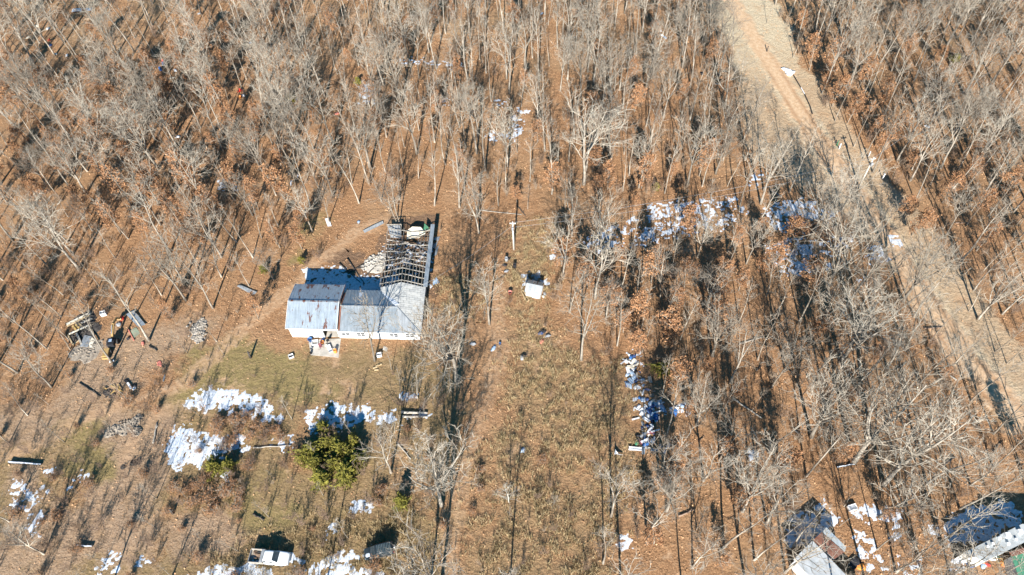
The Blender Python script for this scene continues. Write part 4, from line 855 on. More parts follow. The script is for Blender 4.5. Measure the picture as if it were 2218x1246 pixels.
def sheet(c4, mt, label, z=.1, th=.04, name='metal_sheet', cat='sheet', group=None, ribs=6, lift=0):
    P4 = [at(*p, z+(lift if i in (1, 2) else 0)) for i, p in enumerate(c4)]; c = sum(P4, Vector())/4; P4 = [p-c for p in P4]; m = MB(); n = 10; k = 4
    # gently warped and ribbed panel
    def pt(u, v, dz): 
        q = P4[0].lerp(P4[1], u).lerp(P4[3].lerp(P4[2], u), v); return q+Vector((0, 0, dz+.05*math.sin(u*3.1+v*2)+.03*math.sin(v*7)))
    for dz in (0, -th):
        for j in range(k+1):
            for i in range(n+1): m.v.append(tuple(pt(i/n, j/k, dz)))
    N = (n+1)*(k+1)
    for j in range(k):
        for i in range(n):
            a = j*(n+1)+i; m.face(a, a+1, a+n+2, a+n+1); m.face(N+a, N+a+n+1, N+a+n+2, N+a+1)
    for i in range(n): a = i; m.face(a, N+a, N+a+1, a+1); a = k*(n+1)+i; m.face(a, a+1, N+a+1, N+a)
    for j in range(k): a = j*(n+1); m.face(a, a+n+1, N+a+n+1, N+a); a = a+n; m.face(a, N+a, N+a+n+1, a+n+1)
    for r_ in range(1, ribs):
        v = r_/ribs
        for i in range(n): m.beam(pt(i/n, v, .015), pt((i+1)/n, v, .015), .05, .03)
    return thing1(m, name, mt, c, 0, label, cat, group)
def crate(px, py, mt, label, d=(.8, .6, .4), rz=0, z=0, name='crate', cat='crate', fill=None):
    t = empty(name, at(px, py, z), rz, label, cat); m = MB(); x, y, h = d; w_ = .05
    for c, q in (((0, y/2-w_/2, h/2), (x, w_, h)), ((0, -y/2+w_/2, h/2), (x, w_, h)), ((x/2-w_/2, 0, h/2), (w_, y-2*w_, h)), ((-x/2+w_/2, 0, h/2), (w_, y-2*w_, h))): m.box(c, q)
    m.build('side', mt, t); m = MB(); m.box((0, 0, .04), (x-.12, y-.12, .05)); m.build('base', mt if fill is None else fill, t); return t
def chair(px, py, mt, label, rz=0, z=0):
    t = empty('chair', at(px, py, z), rz, label, 'chair'); m = MB(); m.box((0, 0, .42), (.5, .48, .06)); m.build('seat', mt, t, bevel=.015); m = MB(); m.box((0, .24, .72), (.5, .05, .5), M=Matrix.Rotation(-.15, 3, 'X')); m.build('backrest', mt, t, bevel=.015)
    for x, y in ((-.21, -.2), (.21, -.2), (-.21, .2), (.21, .2)): m = MB(); m.tube([(x, y, .4), (x*1.15, y*1.15, 0)], .02, 6); m.build('leg', mt, t)
    return t
def tyre(px, py, label, z=0, r=.35):
    t = empty('tyre', at(px, py, z), 0, label, 'tyre'); m = MB(); m.lathe([(r*.6, .04), (r*.85, 0), (r, .05), (r, .17), (r*.85, .22), (r*.6, .18), (r*.62, .11)], 22); m.build('tread', RUB, t, smooth=True); m = MB(); m.lathe([(r*.58, .06), (r*.6, .14), (r*.3, .1), (.05, .12)], 18); m.build('rim', GREY_, t, smooth=True); return t
def log(p0, p1, mt, label, r=.16, z=.16, name='log', cat='log', snow=False, group=None):
    a = at(*p0, z); b = at(*p1, z); c = (a+b)/2; t = empty(name, Vector((c.x, c.y, 0)), 0, label, cat, group); m = MB(); c0 = Vector((c.x, c.y, 0)); n = 6
    pts = [a.lerp(b, i/n)-c0+Vector((jr.uniform(-.06, .06), jr.uniform(-.06, .06), jr.uniform(-.03, .03))) for i in range(n+1)]
    m.tube(pts, [r*(1-.4*i/n) for i in range(n+1)], 8); m.build('trunk', mt, t, smooth=True)
    m = MB(); q = pts[4]; m.tube([q, q+Vector((.35, .3, .35))], [r*.4, r*.15], 5); m.build('branch_stub', mt, t)
    if snow: m = MB(); m.tube([p+Vector((0, 0, r*.6)) for p in pts], [r*.62*(1-.4*i/n) for i in range(n+1)], 6); m.build('snow_cap', SNOWM, t, smooth=True)
    return t
def rocks(cells, mt, label, name='stone_pile', cat='stones', kind=None):
    c0 = at(*cells[0][:2]); m = MB()
    for px, py, n, sp, sz in cells:
        c = at(px, py)-c0
        m.blob(c+Vector((0, 0, -.02)), (sp*1.5, sp*1.4, .16), jr, 12, 6, .25)
        for _ in range(n): m.blob(c+Vector((jr.gauss(0, sp*.75), jr.gauss(0, sp*.75), .1+sz*.3)), (sz*jr.uniform(.5, 1.2), sz*jr.uniform(.5, 1.1), sz*jr.uniform(.35, .7)), jr, 6, 4, .3)
    return tag(m.build(name, mt, None, c0), label, cat, None, kind)
# on the patio
Zp = .061
bucket(673, 739, BLUE, 'blue tub at the upper left corner of the patio', Zp, .38)
crate(683, 744, WPL, 'white open basin beside the blue tub on the patio', (1.0, .95, .4), .1, Zp, 'basin', 'basin', CONC)
bag(699, 737, BLUE, 'crumpled blue tarp bundle by the garage opening on the patio', (.5, .35, .3), Zp, name='tarp_bundle', cat='tarp')
bucket(699, 744, ORANGE, 'orange bucket in the middle of the patio', Zp, .3)
chair(696, 753, MAROON, 'reddish brown chair standing on the patio', .6, Zp); chair(711, 740, BLACK, 'black chair beside the garage opening', -2.6, Zp)
bag(707, 748, CREAM, 'cream bag beside the black chair on the patio', (.35, .3, .22), Zp)
t = empty('lounger', at(715, 758, Zp), -1.15, 'white folding lounger laid out on the patio', 'lounger')
m_ = MB(); m_.box((-.3, 0, .32), (1.2, .6, .06)); m_.build('seat', WPL, t); m_ = MB(); m_.box((.6, 0, .5), (.75, .6, .06), M=Matrix.Rotation(-.5, 3, 'Y')); m_.build('backrest', WPL, t)
for x, y in ((-.8, .25), (-.8, -.25), (.35, .25), (.35, -.25)): m_ = MB(); m_.tube([(x, y, 0), (x, y, .31)], .025, 6); m_.build('leg', GREY_, t)
barrel(727, 763, ORANGE, 'orange barrel at the lower right corner of the patio', .75, .28, Zp); barrel(674, 766, BLACK, 'small black can at the lower left corner of the patio', .4, .2, Zp); bucket(675, 757, GREY_, 'grey bucket at the left edge of the patio', Zp)
crate(631, 773, WPL, 'white crate with dark contents on the grass left of the patio', (.8, .7, .35), .4, fill=BLACK)
crate(822, 771, WPL, 'white box by the tree trunk below the house', (.8, .6, .6), .2, name='box', cat='box')
sheet([(829, 758), (831, 750), (840, 752), (838, 761)], CONC, 'square grey paving slab on the grass below the house', .06, .06, 'paving_slab', 'slab', ribs=0)
for k, (x, y) in enumerate(((818, 792), (812, 796), (822, 789), (815, 800))): plank((x-4, y+2), (x+5, y-2+k), TAN, ('short tan firewood piece, %s of four below the house' % ('second lowest', 'second highest', 'highest', 'lowest')[k if k else 0]) if k != 1 else 'short tan firewood piece, leftmost of four below the house', .2, .15, .1, name='firewood', cat='firewood', group='firewood pieces')
# around the house
sheet([(786, 499), (829, 478), (831, 484), (790, 505)], PALEM, 'long pale corrugated sheet lying behind the house left of the burned wing', .25)
sheet([(513, 620), (520, 617), (556, 632), (550, 641)], PALEM, 'blue white metal sheet by the dirt track left of the house', .2, lift=.1)
sheet([(704, 474), (712, 472), (718, 489), (710, 491)], WPL, 'white panel at the foot of trees above the track', .2)
sheet([(933, 535), (940, 531), (949, 520), (944, 540)], PALEM, 'pale metal sheet right of the burned wing wall', .15); sheet([(938, 556), (944, 540), (951, 530), (946, 552)], METALB, 'bent grey sheet beside the burned wing wall', .1)
sheet([(938, 520), (943, 514), (953, 512), (950, 522)], METALB, 'small grey sheet at the far end of the wing wall', .1)
sheet([(937, 611), (945, 600), (952, 612), (938, 618)], LBLUE, 'small blue tarp on the grass right of the burned wing', .1, name='tarp', cat='tarp', ribs=0); bag(777, 481, LBLUE, 'light blue bag behind the burned wing', (.4, .35, .2))
for k, (a, b) in enumerate((((756, 590), (824, 552)), ((790, 600), (830, 560)), ((775, 582), (812, 572)), ((752, 560), (790, 615)), ((735, 570), (780, 612)))): log(a, b, CHARW, 'charred fallen pole, ' + ('longest of those behind the house', 'nearest the burned wing wall', 'short one behind the roof', 'crossing the shaded snow', 'leftmost in the shaded snow')[k], .11, .14, 'fallen_pole', 'pole')
rocks([(812, 566, 22, 1.1, .22), (800, 575, 16, 1.0, .2), (826, 560, 16, .9, .22), (815, 580, 10, 1.2, .2)], mat('pale_concrete', (1, 1, 1)) if 'pale_concrete' in MATS else CONC, 'heap of white rubble between burned wing and shaded snow', 'rubble_heap', 'rubble')
# shed
t = empty('garden_shed', at(1158, 634), -.32, 'small white shed with grey and rusty roof standing in the clearing', 'shed')
m_ = MB(); m_.box((0, 0, .85), (2.6, 2.3, 1.7)); m_.slab([(-1.3, -1.15, 1.7), (-1.3, 1.15, 1.7), (-1.3, 0, 2.35)], Vector((.06, 0, 0))); m_.slab([(1.24, -1.15, 1.7), (1.24, 1.15, 1.7), (1.24, 0, 2.35)], Vector((.06, 0, 0))); m_.build('wall', WHITE, t)
m_ = MB(); m_.slab([(-1.45, -1.35, 1.64), (1.45, -1.35, 1.64), (1.45, 0, 2.42), (-1.45, 0, 2.42)], .05)
for i in range(7): m_.beam((-1.2+i*.4, -1.35, 1.66), (-1.2+i*.4, 0, 2.44), .04, .03)
m_.build('roof', PALEM, t)
m_ = MB(); m_.slab([(1.45, 1.35, 1.64), (-1.45, 1.35, 1.64), (-1.45, .01, 2.42), (1.45, .01, 2.42)], .05); m_.build('roof', metal_roof_mat('shed_rust', (.66, .62, .56), (.6, .58, .52), (.52, .55)), t)
m_ = MB(); m_.box((.55, -1.17, .8), (.8, .04, 1.5)); d_ = m_.build('door', WPL, t); m_ = MB(); m_.box((.25, -1.21, .8), (.04, .05, .16)); m_.build('handle', BLACK, d_)
bag(1180, 637, GREY_, 'grey bundle leaning on the right side of the shed', (.45, .35, .4)); bag(1177, 643, CREAM, 'cream sack at the front right corner of the shed', (.35, .3, .3))
t = empty('trailer_frame', at(1136, 643), 0, 'narrow rusty trailer frame on the grass left of the shed', 'trailer frame')
c0 = at(1136, 643); q = [at(1129, 633), at(1133, 631), at(1146, 653), at(1141, 655)]
for i in range(4): m_ = MB(); m_.beam(q[i]-c0+Vector((0, 0, .25)), q[(i+1) % 4]-c0+Vector((0, 0, .25)), .1, .1); m_.build('rail', TAN, t)
for i in range(2): m_ = MB(); m_.beam(q[i]-c0, q[i]-c0+Vector((0, 0, .25)), .1, .1); m_.build('leg', TAN, t)
bucket(1105, 637, PINK, 'faded red bucket left of the trailer frame', 0, .35)
for k, (x, y, mm) in enumerate(((1094, 575, BLACK), (1097, 565, GREY_), (1102, 561, BLACK), (1115, 579, BLACK), (1097, 588, GREY_))): (barrel if k % 2 else bag)(x, y, mm, ('black bag, lower left of the dark junk beyond the shed', 'grey barrel, among dark junk beyond the shed', 'black bag, topmost of the dark junk beyond the shed', 'black barrel, rightmost of the dark junk beyond the shed', 'grey bag, lowest of the dark junk beyond the shed')[k])
# clearing junk
for k, (x, y, mm, lb) in enumerate(((1172, 722, NAVY, 'navy bag in the junk cluster below the shed'), (1178, 718, BLACK, 'black bag topmost in the junk cluster below the shed'), (1187, 728, GREY_, 'grey bag right in the junk cluster below the shed'), (1173, 740, PINK, 'faded red bag lowest in the junk cluster below the shed'), (1131, 776, GREY_, 'grey bag on the grass left edge of the clearing'), (1136, 771, BLACK, 'black bag just above the grey bag in the clearing'), (1133, 976, LBLUE, 'light blue stand-in for snow and tree shadow bits in the lower clearing'))):  # the light blue item stands in for bits of snow and tree shadow
    bag(x, y, mm, lb, (.55, .45, .35))
bag(1069, 755, LBLUE, 'pale blue tarp bundle on the path below the burned wing', (.75, .4, .25), name='tarp_bundle', cat='tarp'); bucket(1083, 746, BLUE, 'small blue bucket beside the pale blue tarp on the path', 0, .2)
sheet([(1331, 984), (1333, 973), (1340, 984), (1350, 986)], WPL, 'bent white sheet curling up from the grass left of the debris pile', .3, ribs=0, lift=.5, name='bent_sheet')
# debris line
DEB = """1358,782,w,p 1366,775,b,b 1373,772,n,b 1371,783,c,s 1366,795,c,s 1378,790,c,p 1352,783,w,p 1360,801,w,s 1368,808,l,t 1359,812,l,b 1376,806,k,b 1373,818,l,t 1366,825,l,s 1362,835,l,t 1380,813,t,p 1398,825,t,p 1408,822,t,s
1393,850,w,p 1391,866,l,b 1383,882,w,b 1380,886,w,p 1408,874,l,b 1414,880,n,b 1421,878,l,p 1435,884,l,t 1406,890,n,t 1412,897,l,b 1420,902,b,t 1404,902,w,b 1400,909,w,s 1414,907,n,s 1390,895,w,b 1377,907,w,p 1424,892,w,p
1404,925,n,b 1408,931,w,s 1398,938,g,p 1411,937,m,s 1394,942,g,s 1420,933,w,p 1384,952,k,b 1379,961,e,b 1388,958,m,b 1396,955,w,s 1404,953,w,p 1399,963,b,t 1417,953,w,p 1376,972,W,s 1394,977,g,s 1400,970,c,p 1418,975,g,s 1430,970,g,p 1448,966,l,b 1383,945,k,b 1465,884,w,b 1478,880,l,b 1462,892,b,t 1486,876,w,b""".split()
DM = dict(w=(WPL, 'white'), b=(BLUE, 'blue'), n=(NAVY, 'navy'), c=(CREAM, 'cream'), l=(LBLUE, 'light blue'), k=(BLACK, 'black'), t=(GREYW, 'grey timber'), g=(PALEM, 'pale metal'), m=(MAROON, 'maroon'), e=(GREEN_, 'green'), W=(WPL, 'large white'))
for e in DEB:
    x, y, c_, k_ = e.split(','); x, y = float(x), float(y); mm, cn = DM[c_]; w1 = jr.uniform(.8, 1.3); lb = 'debris line, %s' % spot(x, y); gp = 'dumped debris in the clearing edge'
    a_ = jr.random()*3.14; L_ = 9*w1
    if k_ == 'p': plank((x-math.cos(a_)*L_, y-math.sin(a_)*L_*.7), (x+math.cos(a_)*L_, y+math.sin(a_)*L_*.7), mm, '%s board in the %s' % (cn, lb), .22, .05, .15, .15+jr.uniform(0, .5), group=gp)
    elif k_ == 's':
        hx, hy = (8, 3.5) if c_ != 'W' else (14, 4.5); ca, sa = math.cos(a_ if c_ != 'W' else 0), math.sin(a_ if c_ != 'W' else .08)
        sheet([(x+u*ca-v*sa, y+(u*sa+v*ca)*.85) for u, v in ((-hx, hy), (hx, hy), (hx, -hy), (-hx, -hy))], mm, '%s panel in the %s' % (cn, lb), .25, .05, 'panel', 'panel', gp, 0, jr.uniform(0, .4))
    elif k_ == 't': bag(x, y, mm, '%s tarp heap in the %s' % (cn, lb), (.8, .5, .3), group=gp, cat='tarp', name='tarp_heap')
    else: bag(x, y, mm, '%s bag in the %s' % (cn, lb), (.5, .38, .3), group=gp)
for k in range(58):
    t = k/58; x = 1368+t*40+jr.gauss(0, 9)+(18 if .35 < t < .75 else 0); y = 770+t*205; a_ = jr.random()*3.14; L_ = jr.uniform(2.5, 7)
    mm, cn = DM[jr.choice('wwlbncgtkt')]; lb = 'debris line, %s' % spot(x, y)
    if jr.random() < .5: plank((x-math.cos(a_)*L_, y-math.sin(a_)*L_*.7), (x+math.cos(a_)*L_, y+math.sin(a_)*L_*.7), mm, 'small %s board in the %s' % (cn, lb), .16, .05, .1, .1+jr.uniform(0, .5), group='dumped debris in the clearing edge')
    else: bag(x, y, mm, 'small %s bag in the %s' % (cn, lb), (jr.uniform(.25, .6), .3, .2), group='dumped debris in the clearing edge')
# upper left litter
for x, y, k_, mm, lb in ((353, 138, 'c', RED, 'red chair beside the blue barrels in upper left woods'), (356, 142, 'r', BLUE, 'blue barrel under the red chair in upper left woods'), (349, 153, 'r', BLUE, 'blue barrel lower of the pair in upper left woods'), (380, 153, 'b', WPL, 'white bag right of the blue barrels'), (373, 170, 'b', CREAM, 'cream bag below the white bag in upper left woods'), (519, 201, 'c', RED, 'red chair alone in upper left woods'), (523, 198, 'c', RED, 'second red chair right behind the lone red chair'), (521, 213, 'u', ORANGE, 'orange bucket below the two red chairs'), (528, 208, 'b', WPL, 'white bag between red chairs and orange bucket'), (643, 219, 'u', BLUE, 'blue bucket at a tree foot in the upper woods'), (319, 128, 'b', LBLUE, 'light blue bag left of the red chair and barrels'), (329, 144, 'b', WPL, 'small white bag left of the lower blue barrel'), (80, 57, 'b', CREAM, 'cream bag near the top left corner'), (105, 63, 'b', WPL, 'white bag near the top left corner'), (62, 82, 'b', CREAM, 'cream bag left of others near top left corner'), (108, 90, 'c', RED, 'red chair near the top left corner'), (110, 99, 'b', NAVY, 'navy bag below the red chair near top left corner'), (120, 118, 'b', WPL, 'white bag below the navy bag at top left'), (145, 121, 'b', WPL, 'white rag right of the white bag at top left'), (204, 92, 'b', BLACK, 'black bag right of the top left litter'), (181, 119, 't', None, 'black tyre in the leaves at upper left'), (543, 93, 'b', LBLUE, 'pale blue bag in the upper woods'), (541, 108, 'b', WPL, 'white rag below the pale blue bag'), (386, 297, 'b', WPL, 'small white bag in the middle left woods'), (730, 247, 'b', PINK, 'pink bag by the trees above the house'), (433, 30, 'b', GREY_, 'grey bag at the top left of centre'), (1173, 30, 'b', LBLUE, 'blue tarp bundle at top centre'), (1430, 67, 'b', WPL, 'white bag at top, upper right of centre'), (1433, 77, 'b', WPL, 'white bag below its twin at top right of centre'), (1440, 82, 'b', LBLUE, 'light blue bag among the white bags at top'), (1570, 155, 'b', BLACK, 'black bag under a dark tree left of road'), (1520, 160, 'b', BLACK, 'black bundle left of the black bag by the road'), (2008, 275, 'b', WPL, 'white bag deep in the woods across the road'), (2000, 1097, 'b', BLACK, 'black bundle right of the lower snow patch'), (1693, 545, 'b', ORANGE, 'orange tub on the snow by the road'), (1025, 745, 'b', GREY_, 'grey bag right of the house'), (1097, 1078, 'b', GREEN_, 'small green bag')):
    if lb == 'small green bag': continue
    if k_ == 'c': chair(x, y, mm, lb, jr.random()*6)
    elif k_ == 'r': barrel(x, y, mm, lb, .9, .32)
    elif k_ == 'u': bucket(x, y, mm, lb, 0, .3)
    elif k_ == 't': tyre(x, y, lb)
    else: bag(x, y, mm, lb, (.6, .45, .32))
sheet([(155, 26), (157, 19), (198, 16), (200, 23)], WPL, 'long white panel lying in the top left woods', .3); log((543, 134), (560, 166), CHARW, 'curved dark log in the upper left woods')
# junk yard on the left
for k, (a, b, mm, w_, lb) in enumerate((((144, 703), (196, 678), CREAM, .45, 'upper long pale board of the ruined frame'), ((145, 707), (192, 683), TAN, .25, 'second long pale board of the ruined frame'), ((149, 724), (196, 703), CREAM, .25, 'long cross board over the middle of the ruined frame'), ((191, 706), (210, 740), GREYW, .2, 'right side board of the ruined frame'), ((147, 726), (158, 747), TAN, .2, 'left side board of the ruined frame'), ((158, 746), (171, 738), TAN, .2, 'short lower board of the ruined frame'), ((157, 706), (165, 716), YWOOD, .3, 'yellow board, left of those inside the ruined frame'), ((163, 703), (172, 712), YWOOD, .3, 'yellow board, middle of those inside the ruined frame'), ((170, 701), (177, 706), YWOOD, .25, 'yellow board, right of those inside the ruined frame'), ((176, 700), (200, 690), GREYW, .25, 'grey board at the upper right of the ruined frame'), ((180, 705), (203, 697), CHARW, .25, 'dark board at the upper right of the ruined frame'), ((166, 722), (176, 745), GREYW, .3, 'grey board left inside the ruined frame'), ((277, 713), (290, 738), PINK, .15, 'thin pinkish board beside the green sheet'), ((237, 784), (247, 781), WPL, .3, 'white plank below the yellow digger'))):
    plank(a, b, mm, lb, w_, .12, .2+.05*(k % 4))
sheet([(173, 751), (183, 726), (198, 728), (190, 752)], PALEM, 'grey white panel in the middle of the ruined frame', .25); sheet([(190, 752), (199, 730), (211, 742), (203, 755)], CREAM, 'cream panel at right of the ruined frame', .15, ribs=0)
rocks([(180, 757, 26, 1.2, .22), (170, 765, 16, 1.2, .2), (200, 752, 18, 1.2, .2), (190, 765, 12, 1.4, .18)], STONE, 'pale rubble below the ruined frame', 'rubble_heap', 'rubble')
rocks([(186, 690, 18, 1.3, .25), (195, 715, 18, 1.3, .22), (165, 730, 14, .9, .22)], CHARW, 'dark rubble inside the ruined frame', 'rubble_heap', 'rubble')
sheet([(273, 681), (290, 672), (315, 703), (299, 708)], METALB, 'large grey sheet lying under a leaning tree', .35); sheet([(282, 716), (295, 709), (303, 722), (291, 732)], mat('faded_green', (.22, .28, .20), (.30, .28, .20), 1.5, .8), 'faded green carpet beside the large grey sheet', .08, .03, 'carpet', 'carpet', ribs=0)
crate(226, 682, WPL, 'white cabinet standing above the yellow digger', (.9, .7, .8), .3, name='cabinet', cat='cabinet'); bag(264, 690, RED, 'red bundle beside the large grey sheet', (.45, .7, .35)); bag(258, 703, GREY_, 'grey bundle below the red bundle', (.6, .6, .35)); bag(310, 744, PINK, 'faded red bundle at a tree foot right of the digger', (.5, .35, .3)); bag(279, 733, BLACK, 'black bundle left of the faded red bundle', (.4, .35, .3)); bag(345, 787, PINK, 'faded red rag in the dirt right of the digger', (.7, .5, .08))
dg = empty('digger', at(247, 748), .06, 'old yellow backhoe digger with its long arm stretched up the picture', 'digger')
m_ = MB(); m_.box((0, 0, .95), (1.2, 1.5, .7)); m_.box((0, .2, 1.45), (.9, .6, .35)); m_.build('body', BLACK, dg, bevel=.06)
m_ = MB(); m_.beam((.1, .7, 1.2), (.25, 2.9, 2.2), .36, .34); m_.build('boom', YEL, dg, bevel=.03)
m_ = MB(); m_.beam((.25, 2.8, 2.3), (0, 4.9, 1.3), .26, .26); m_.build('stick', YEL, dg, bevel=.03)
m_ = MB(); m_.tube([(.1, 1.2, 1.7), (.2, 2.5, 2.45)], .07, 8); m_.build('ram', GREY_, dg)
m_ = MB(); m_.slab([(-.45, 4.6, 1.3), (.35, 4.6, 1.3), (.3, 5.3, .7), (-.4, 5.3, .7)], .25); m_.slab([(-.4, 5.3, .72), (.3, 5.3, .72), (.3, 5.0, .3), (-.4, 5.0, .3)], .1); m_.build('bucket', YEL, dg)
m_ = MB(); m_.box((-.55, -1.9, .75), (.9, 1.6, .4)); m_.box((-.55, -2.9, .5), (1.1, .15, .5)); m_.build('front_blade', YEL, dg, bevel=.03)
m_ = MB(); m_.box((.2, -.1, 1.72), (.5, .5, .1)); m_.build('seat', LBLUE, dg, bevel=.03)
for x, y, r_ in ((-.8, .4, .5), (.8, .4, .5), (-.9, -1.4, .35), (.0, -1.4, .35)): m_ = MB(); m_.lathe([(r_*.5, -.13), (r_*.9, -.15), (r_, -.1), (r_, .1), (r_*.9, .15), (r_*.5, .13)], 18, (x, y, r_), Matrix.Rotation(math.pi/2, 3, 'Y')); m_.build('wheel', RUB, dg, smooth=True)
rocks([(430, 712, 34, .9, .24), (428, 725, 26, .8, .24), (436, 700, 14, .6, .2), (431, 735, 10, .6, .2)], mat('pale_concrete', (.40, .36, .31), (.26, .23, .19), 2, .9), 'heap of pale broken concrete left of the garage', 'concrete_heap', 'rubble')
rocks([(300, 905, 24, .5, .2), (292, 914, 22, .6, .22), (285, 922, 20, .7, .2), (270, 930, 22, .8, .18), (250, 930, 20, .7, .18), (238, 937, 18, .6, .16), (296, 935, 16, .6, .2)], STONE, 'line of pale stones by the dirt track bend')
rocks([(267, 1012, 8, .3, .15), (290, 1003, 10, .4, .16), (300, 1000, 6, .4, .14)], CHARW, 'small dark rocks below the track bend')
for k, (a, b) in enumerate((((240, 835), (265, 848)), ((246, 832), (250, 840)), ((239, 854), (249, 846)), ((255, 833), (262, 844)), ((224, 840), (231, 843)), ((257, 853), (258, 862)))): plank(a, b, YWOOD, 'yellow board in the scattered pile at left, ' + ('longest one', 'shortest one', 'lower left one', 'upper right one', 'leftmost one', 'lowest one')[k], .16, .06, .1+.04*k, group='scattered yellow boards')
rocks([(233, 850, 12, .5, .14), (242, 856, 10, .4, .14)], CHARW, 'dark ash heap beside the yellow boards', 'ash_heap', 'ash')
bag(275, 826, BLACK, 'black bundle beside a white board at left', (.5, .4, .3)); bag(292, 836, BLACK, 'black bundle right of its white boards at left', (.45, .4, .3)); plank((276, 829), (284, 842), WPL, 'white board between two black bundles', .3, .08, .3); bag(291, 841, WPL, 'white bundle below the black ones at left', (.4, .3, .2)); sheet([(352, 826), (356, 811), (358, 812), (355, 827)], PALEM, 'narrow grey sheet in the dirt', .1, ribs=0)
log((20, 1001), (90, 1006), CHARW, 'long black log capped with snow at the left edge', .25, .25, snow=True); log((165, 1181), (200, 1184), CHARW, 'short log capped with snow at lower left', .22, .22, snow=True); log((172, 829), (216, 858), CHARW, 'dark log shape standing for a log shadow at left beside a tree foot', .12, .12)  # last one: cast shadow of a log, built as a dark log shape
log((323, 749), (340, 760), CHARW, 'short curved dark log right of the digger', .14, .14); log((332, 960), (341, 914), GREYW, 'grey log beside the left snow patch', .16, .16); log((548, 970), (630, 965), GREYW, 'thin grey log right of the left snow patch', .12, .12); log((860, 958), (890, 995), GREYW, 'grey log right of the cedar clump', .13, .13); log((1812, 1012), (1850, 1006), CHARW, 'dark log in the lower right woods', .18, .18, snow=True); log((1600, 745), (1655, 730), GREYW, 'grey log in the right woods', .13, .13); log((1940, 800), (1965, 785), CHARW, 'dark log in the far right woods', .13, .13); log((548, 1113), (572, 1127), CHARW, 'dark log above the white pickup', .15, .15); log((1585, 862), (1650, 905), GREYW, 'long pale fallen trunk in the right woods', .15, .15); log((1718, 928), (1738, 948), GREYW, 'short pale fallen trunk in the right woods', .13, .13)
log((870, 893), (926, 894), GREYW, 'long grey timber at the end of the snow strip', .25, .25, 'timber', 'timber'); log((872, 902), (925, 903), GREYW, 'second grey timber just below the first', .22, .22, 'timber', 'timber'); log((1035, 455), (1130, 465), GREYW, 'thin fallen branch above the utility pole', .08, .08); log((1120, 445), (1138, 468), CHARW, 'dark short branch above the utility pole', .1, .1)
k = 0
while k < 34:
    x = jr.uniform(20, 2190); y = jr.uniform(60, 1200)
    if any(inp(x, y, c) for c in CLEAR[:3]+KEEPOUT): continue
    a_ = jr.random()*6.28; L_ = jr.uniform(14, 38)*(.6+y/1400); k += 1
    log((x, y), (x+math.cos(a_)*L_, y+math.sin(a_)*L_*.7), (GREYW, CHARW, BROWNTWIG)[k % 3], '%s fallen log %s, %s' % (('grey', 'dark', 'brown')[k % 3], zone_name(x, y)[0], spot(x, y)), jr.uniform(.09, .17), .14, 'log', 'log', False, 'fallen logs on the woodland floor')
tyre(911, 887, 'tyre beside the grey timbers'); 
for x, y, h, lb in ((543, 775, 1.9, 'black snag post on the green grass left of the patio'), (375, 1112, 1.4, 'broken stump post in the lower left clearing'), (428, 208, 1.0, 'thick stump in upper left woods')):
    t = empty('stump', at(x, y), 0, lb, 'stump'); m_ = MB(); m_.tube([(0, 0, -.1), (.05, 0, h*.5), (.1, .05, h)], [.24, .17, .13], 8); m_.build('trunk', CHARW, t, smooth=True); m_ = MB(); m_.tube([(.05, 0, h*.6), (.5, .1, h*.85)], [.06, .03], 5); m_.build('branch_stub', CHARW, t)

# ------------------------------------------------------------------ vehicles
CARW = mat('white_car_paint', (.78, .79, .80), (.70, .71, .72), 2, .3, coat=.3)
CARB = mat('black_car_paint', (.018, .026, .032), (.03, .04, .045), 2, .3, coat=.4)
CHROME = mat('dull_chrome', (.45, .46, .47), (.35, .36, .37), 2, .35, metal=.7)
LAMP = mat('headlight_glass', (.6, .62, .62), (.5, .52, .52), 3, .2); TAIL = mat('red_lens', (.35, .02, .02), (.3, .02, .02), 3, .3)
def loft(mb, secs, n=16):
    "secs: (x, half width, z bottom, z top, corner power, tumblehome)"
    o = len(mb.v)
    for x, w_, zb, zt, pw, tu in secs:
        for j in range(n):
            t = 2*math.pi*j/n; c, s_ = math.cos(t), math.sin(t); yy = math.copysign(abs(c)**pw, c); zz = math.copysign(abs(s_)**pw, s_)
            z = (zb+zt)/2+zz*(zt-zb)/2; mb.v.append((x, yy*w_*(1-tu*max(0, zz)), z))
    for i in range(len(secs)-1):
        for j in range(n): j2 = (j+1) % n; mb.face(o+i*n+j, o+i*n+j2, o+(i+1)*n+j2, o+(i+1)*n+j)
    mb.face(*[o+j for j in range(n)][::-1]); mb.face(*[o+(len(secs)-1)*n+j for j in range(n)])
def wheel(t, x, y, r=.38):
    m = MB(); m.lathe([(r*.6, -.11), (r*.93, -.12), (r, -.08), (r, .08), (r*.93, .12), (r*.6, .11)], 22, (x, y, r), Matrix.Rotation(math.pi/2, 3, 'X')); w_ = m.build('wheel', RUB, t, smooth=True)
    m = MB(); m.lathe([(r*.58, -.125), (r*.2, -.1), (r*.2, .1), (r*.58, .125)], 14, (x, y, r), Matrix.Rotation(math.pi/2, 3, 'X')); m.build('rim', CHROME, w_)
hd = heading((545, 1199), (630, 1205)); pc = at(588, 1211)
tk = empty('pickup_truck', pc, hd, 'white pickup truck with an open bed parked at the bottom of the picture', 'pickup truck')
m_ = MB(); loft(m_, [(-.62, .93, .42, 1.14, .35, .04), (0, .96, .42, 1.16, .3, .04), (1.3, .96, .42, 1.16, .3, .05), (1.7, .95, .45, 1.13, .35, .07), (2.35, .92, .48, 1.06, .4, .08), (2.66, .84, .52, .98, .5, .1), (2.76, .7, .55, .88, .6, .1)], 24)
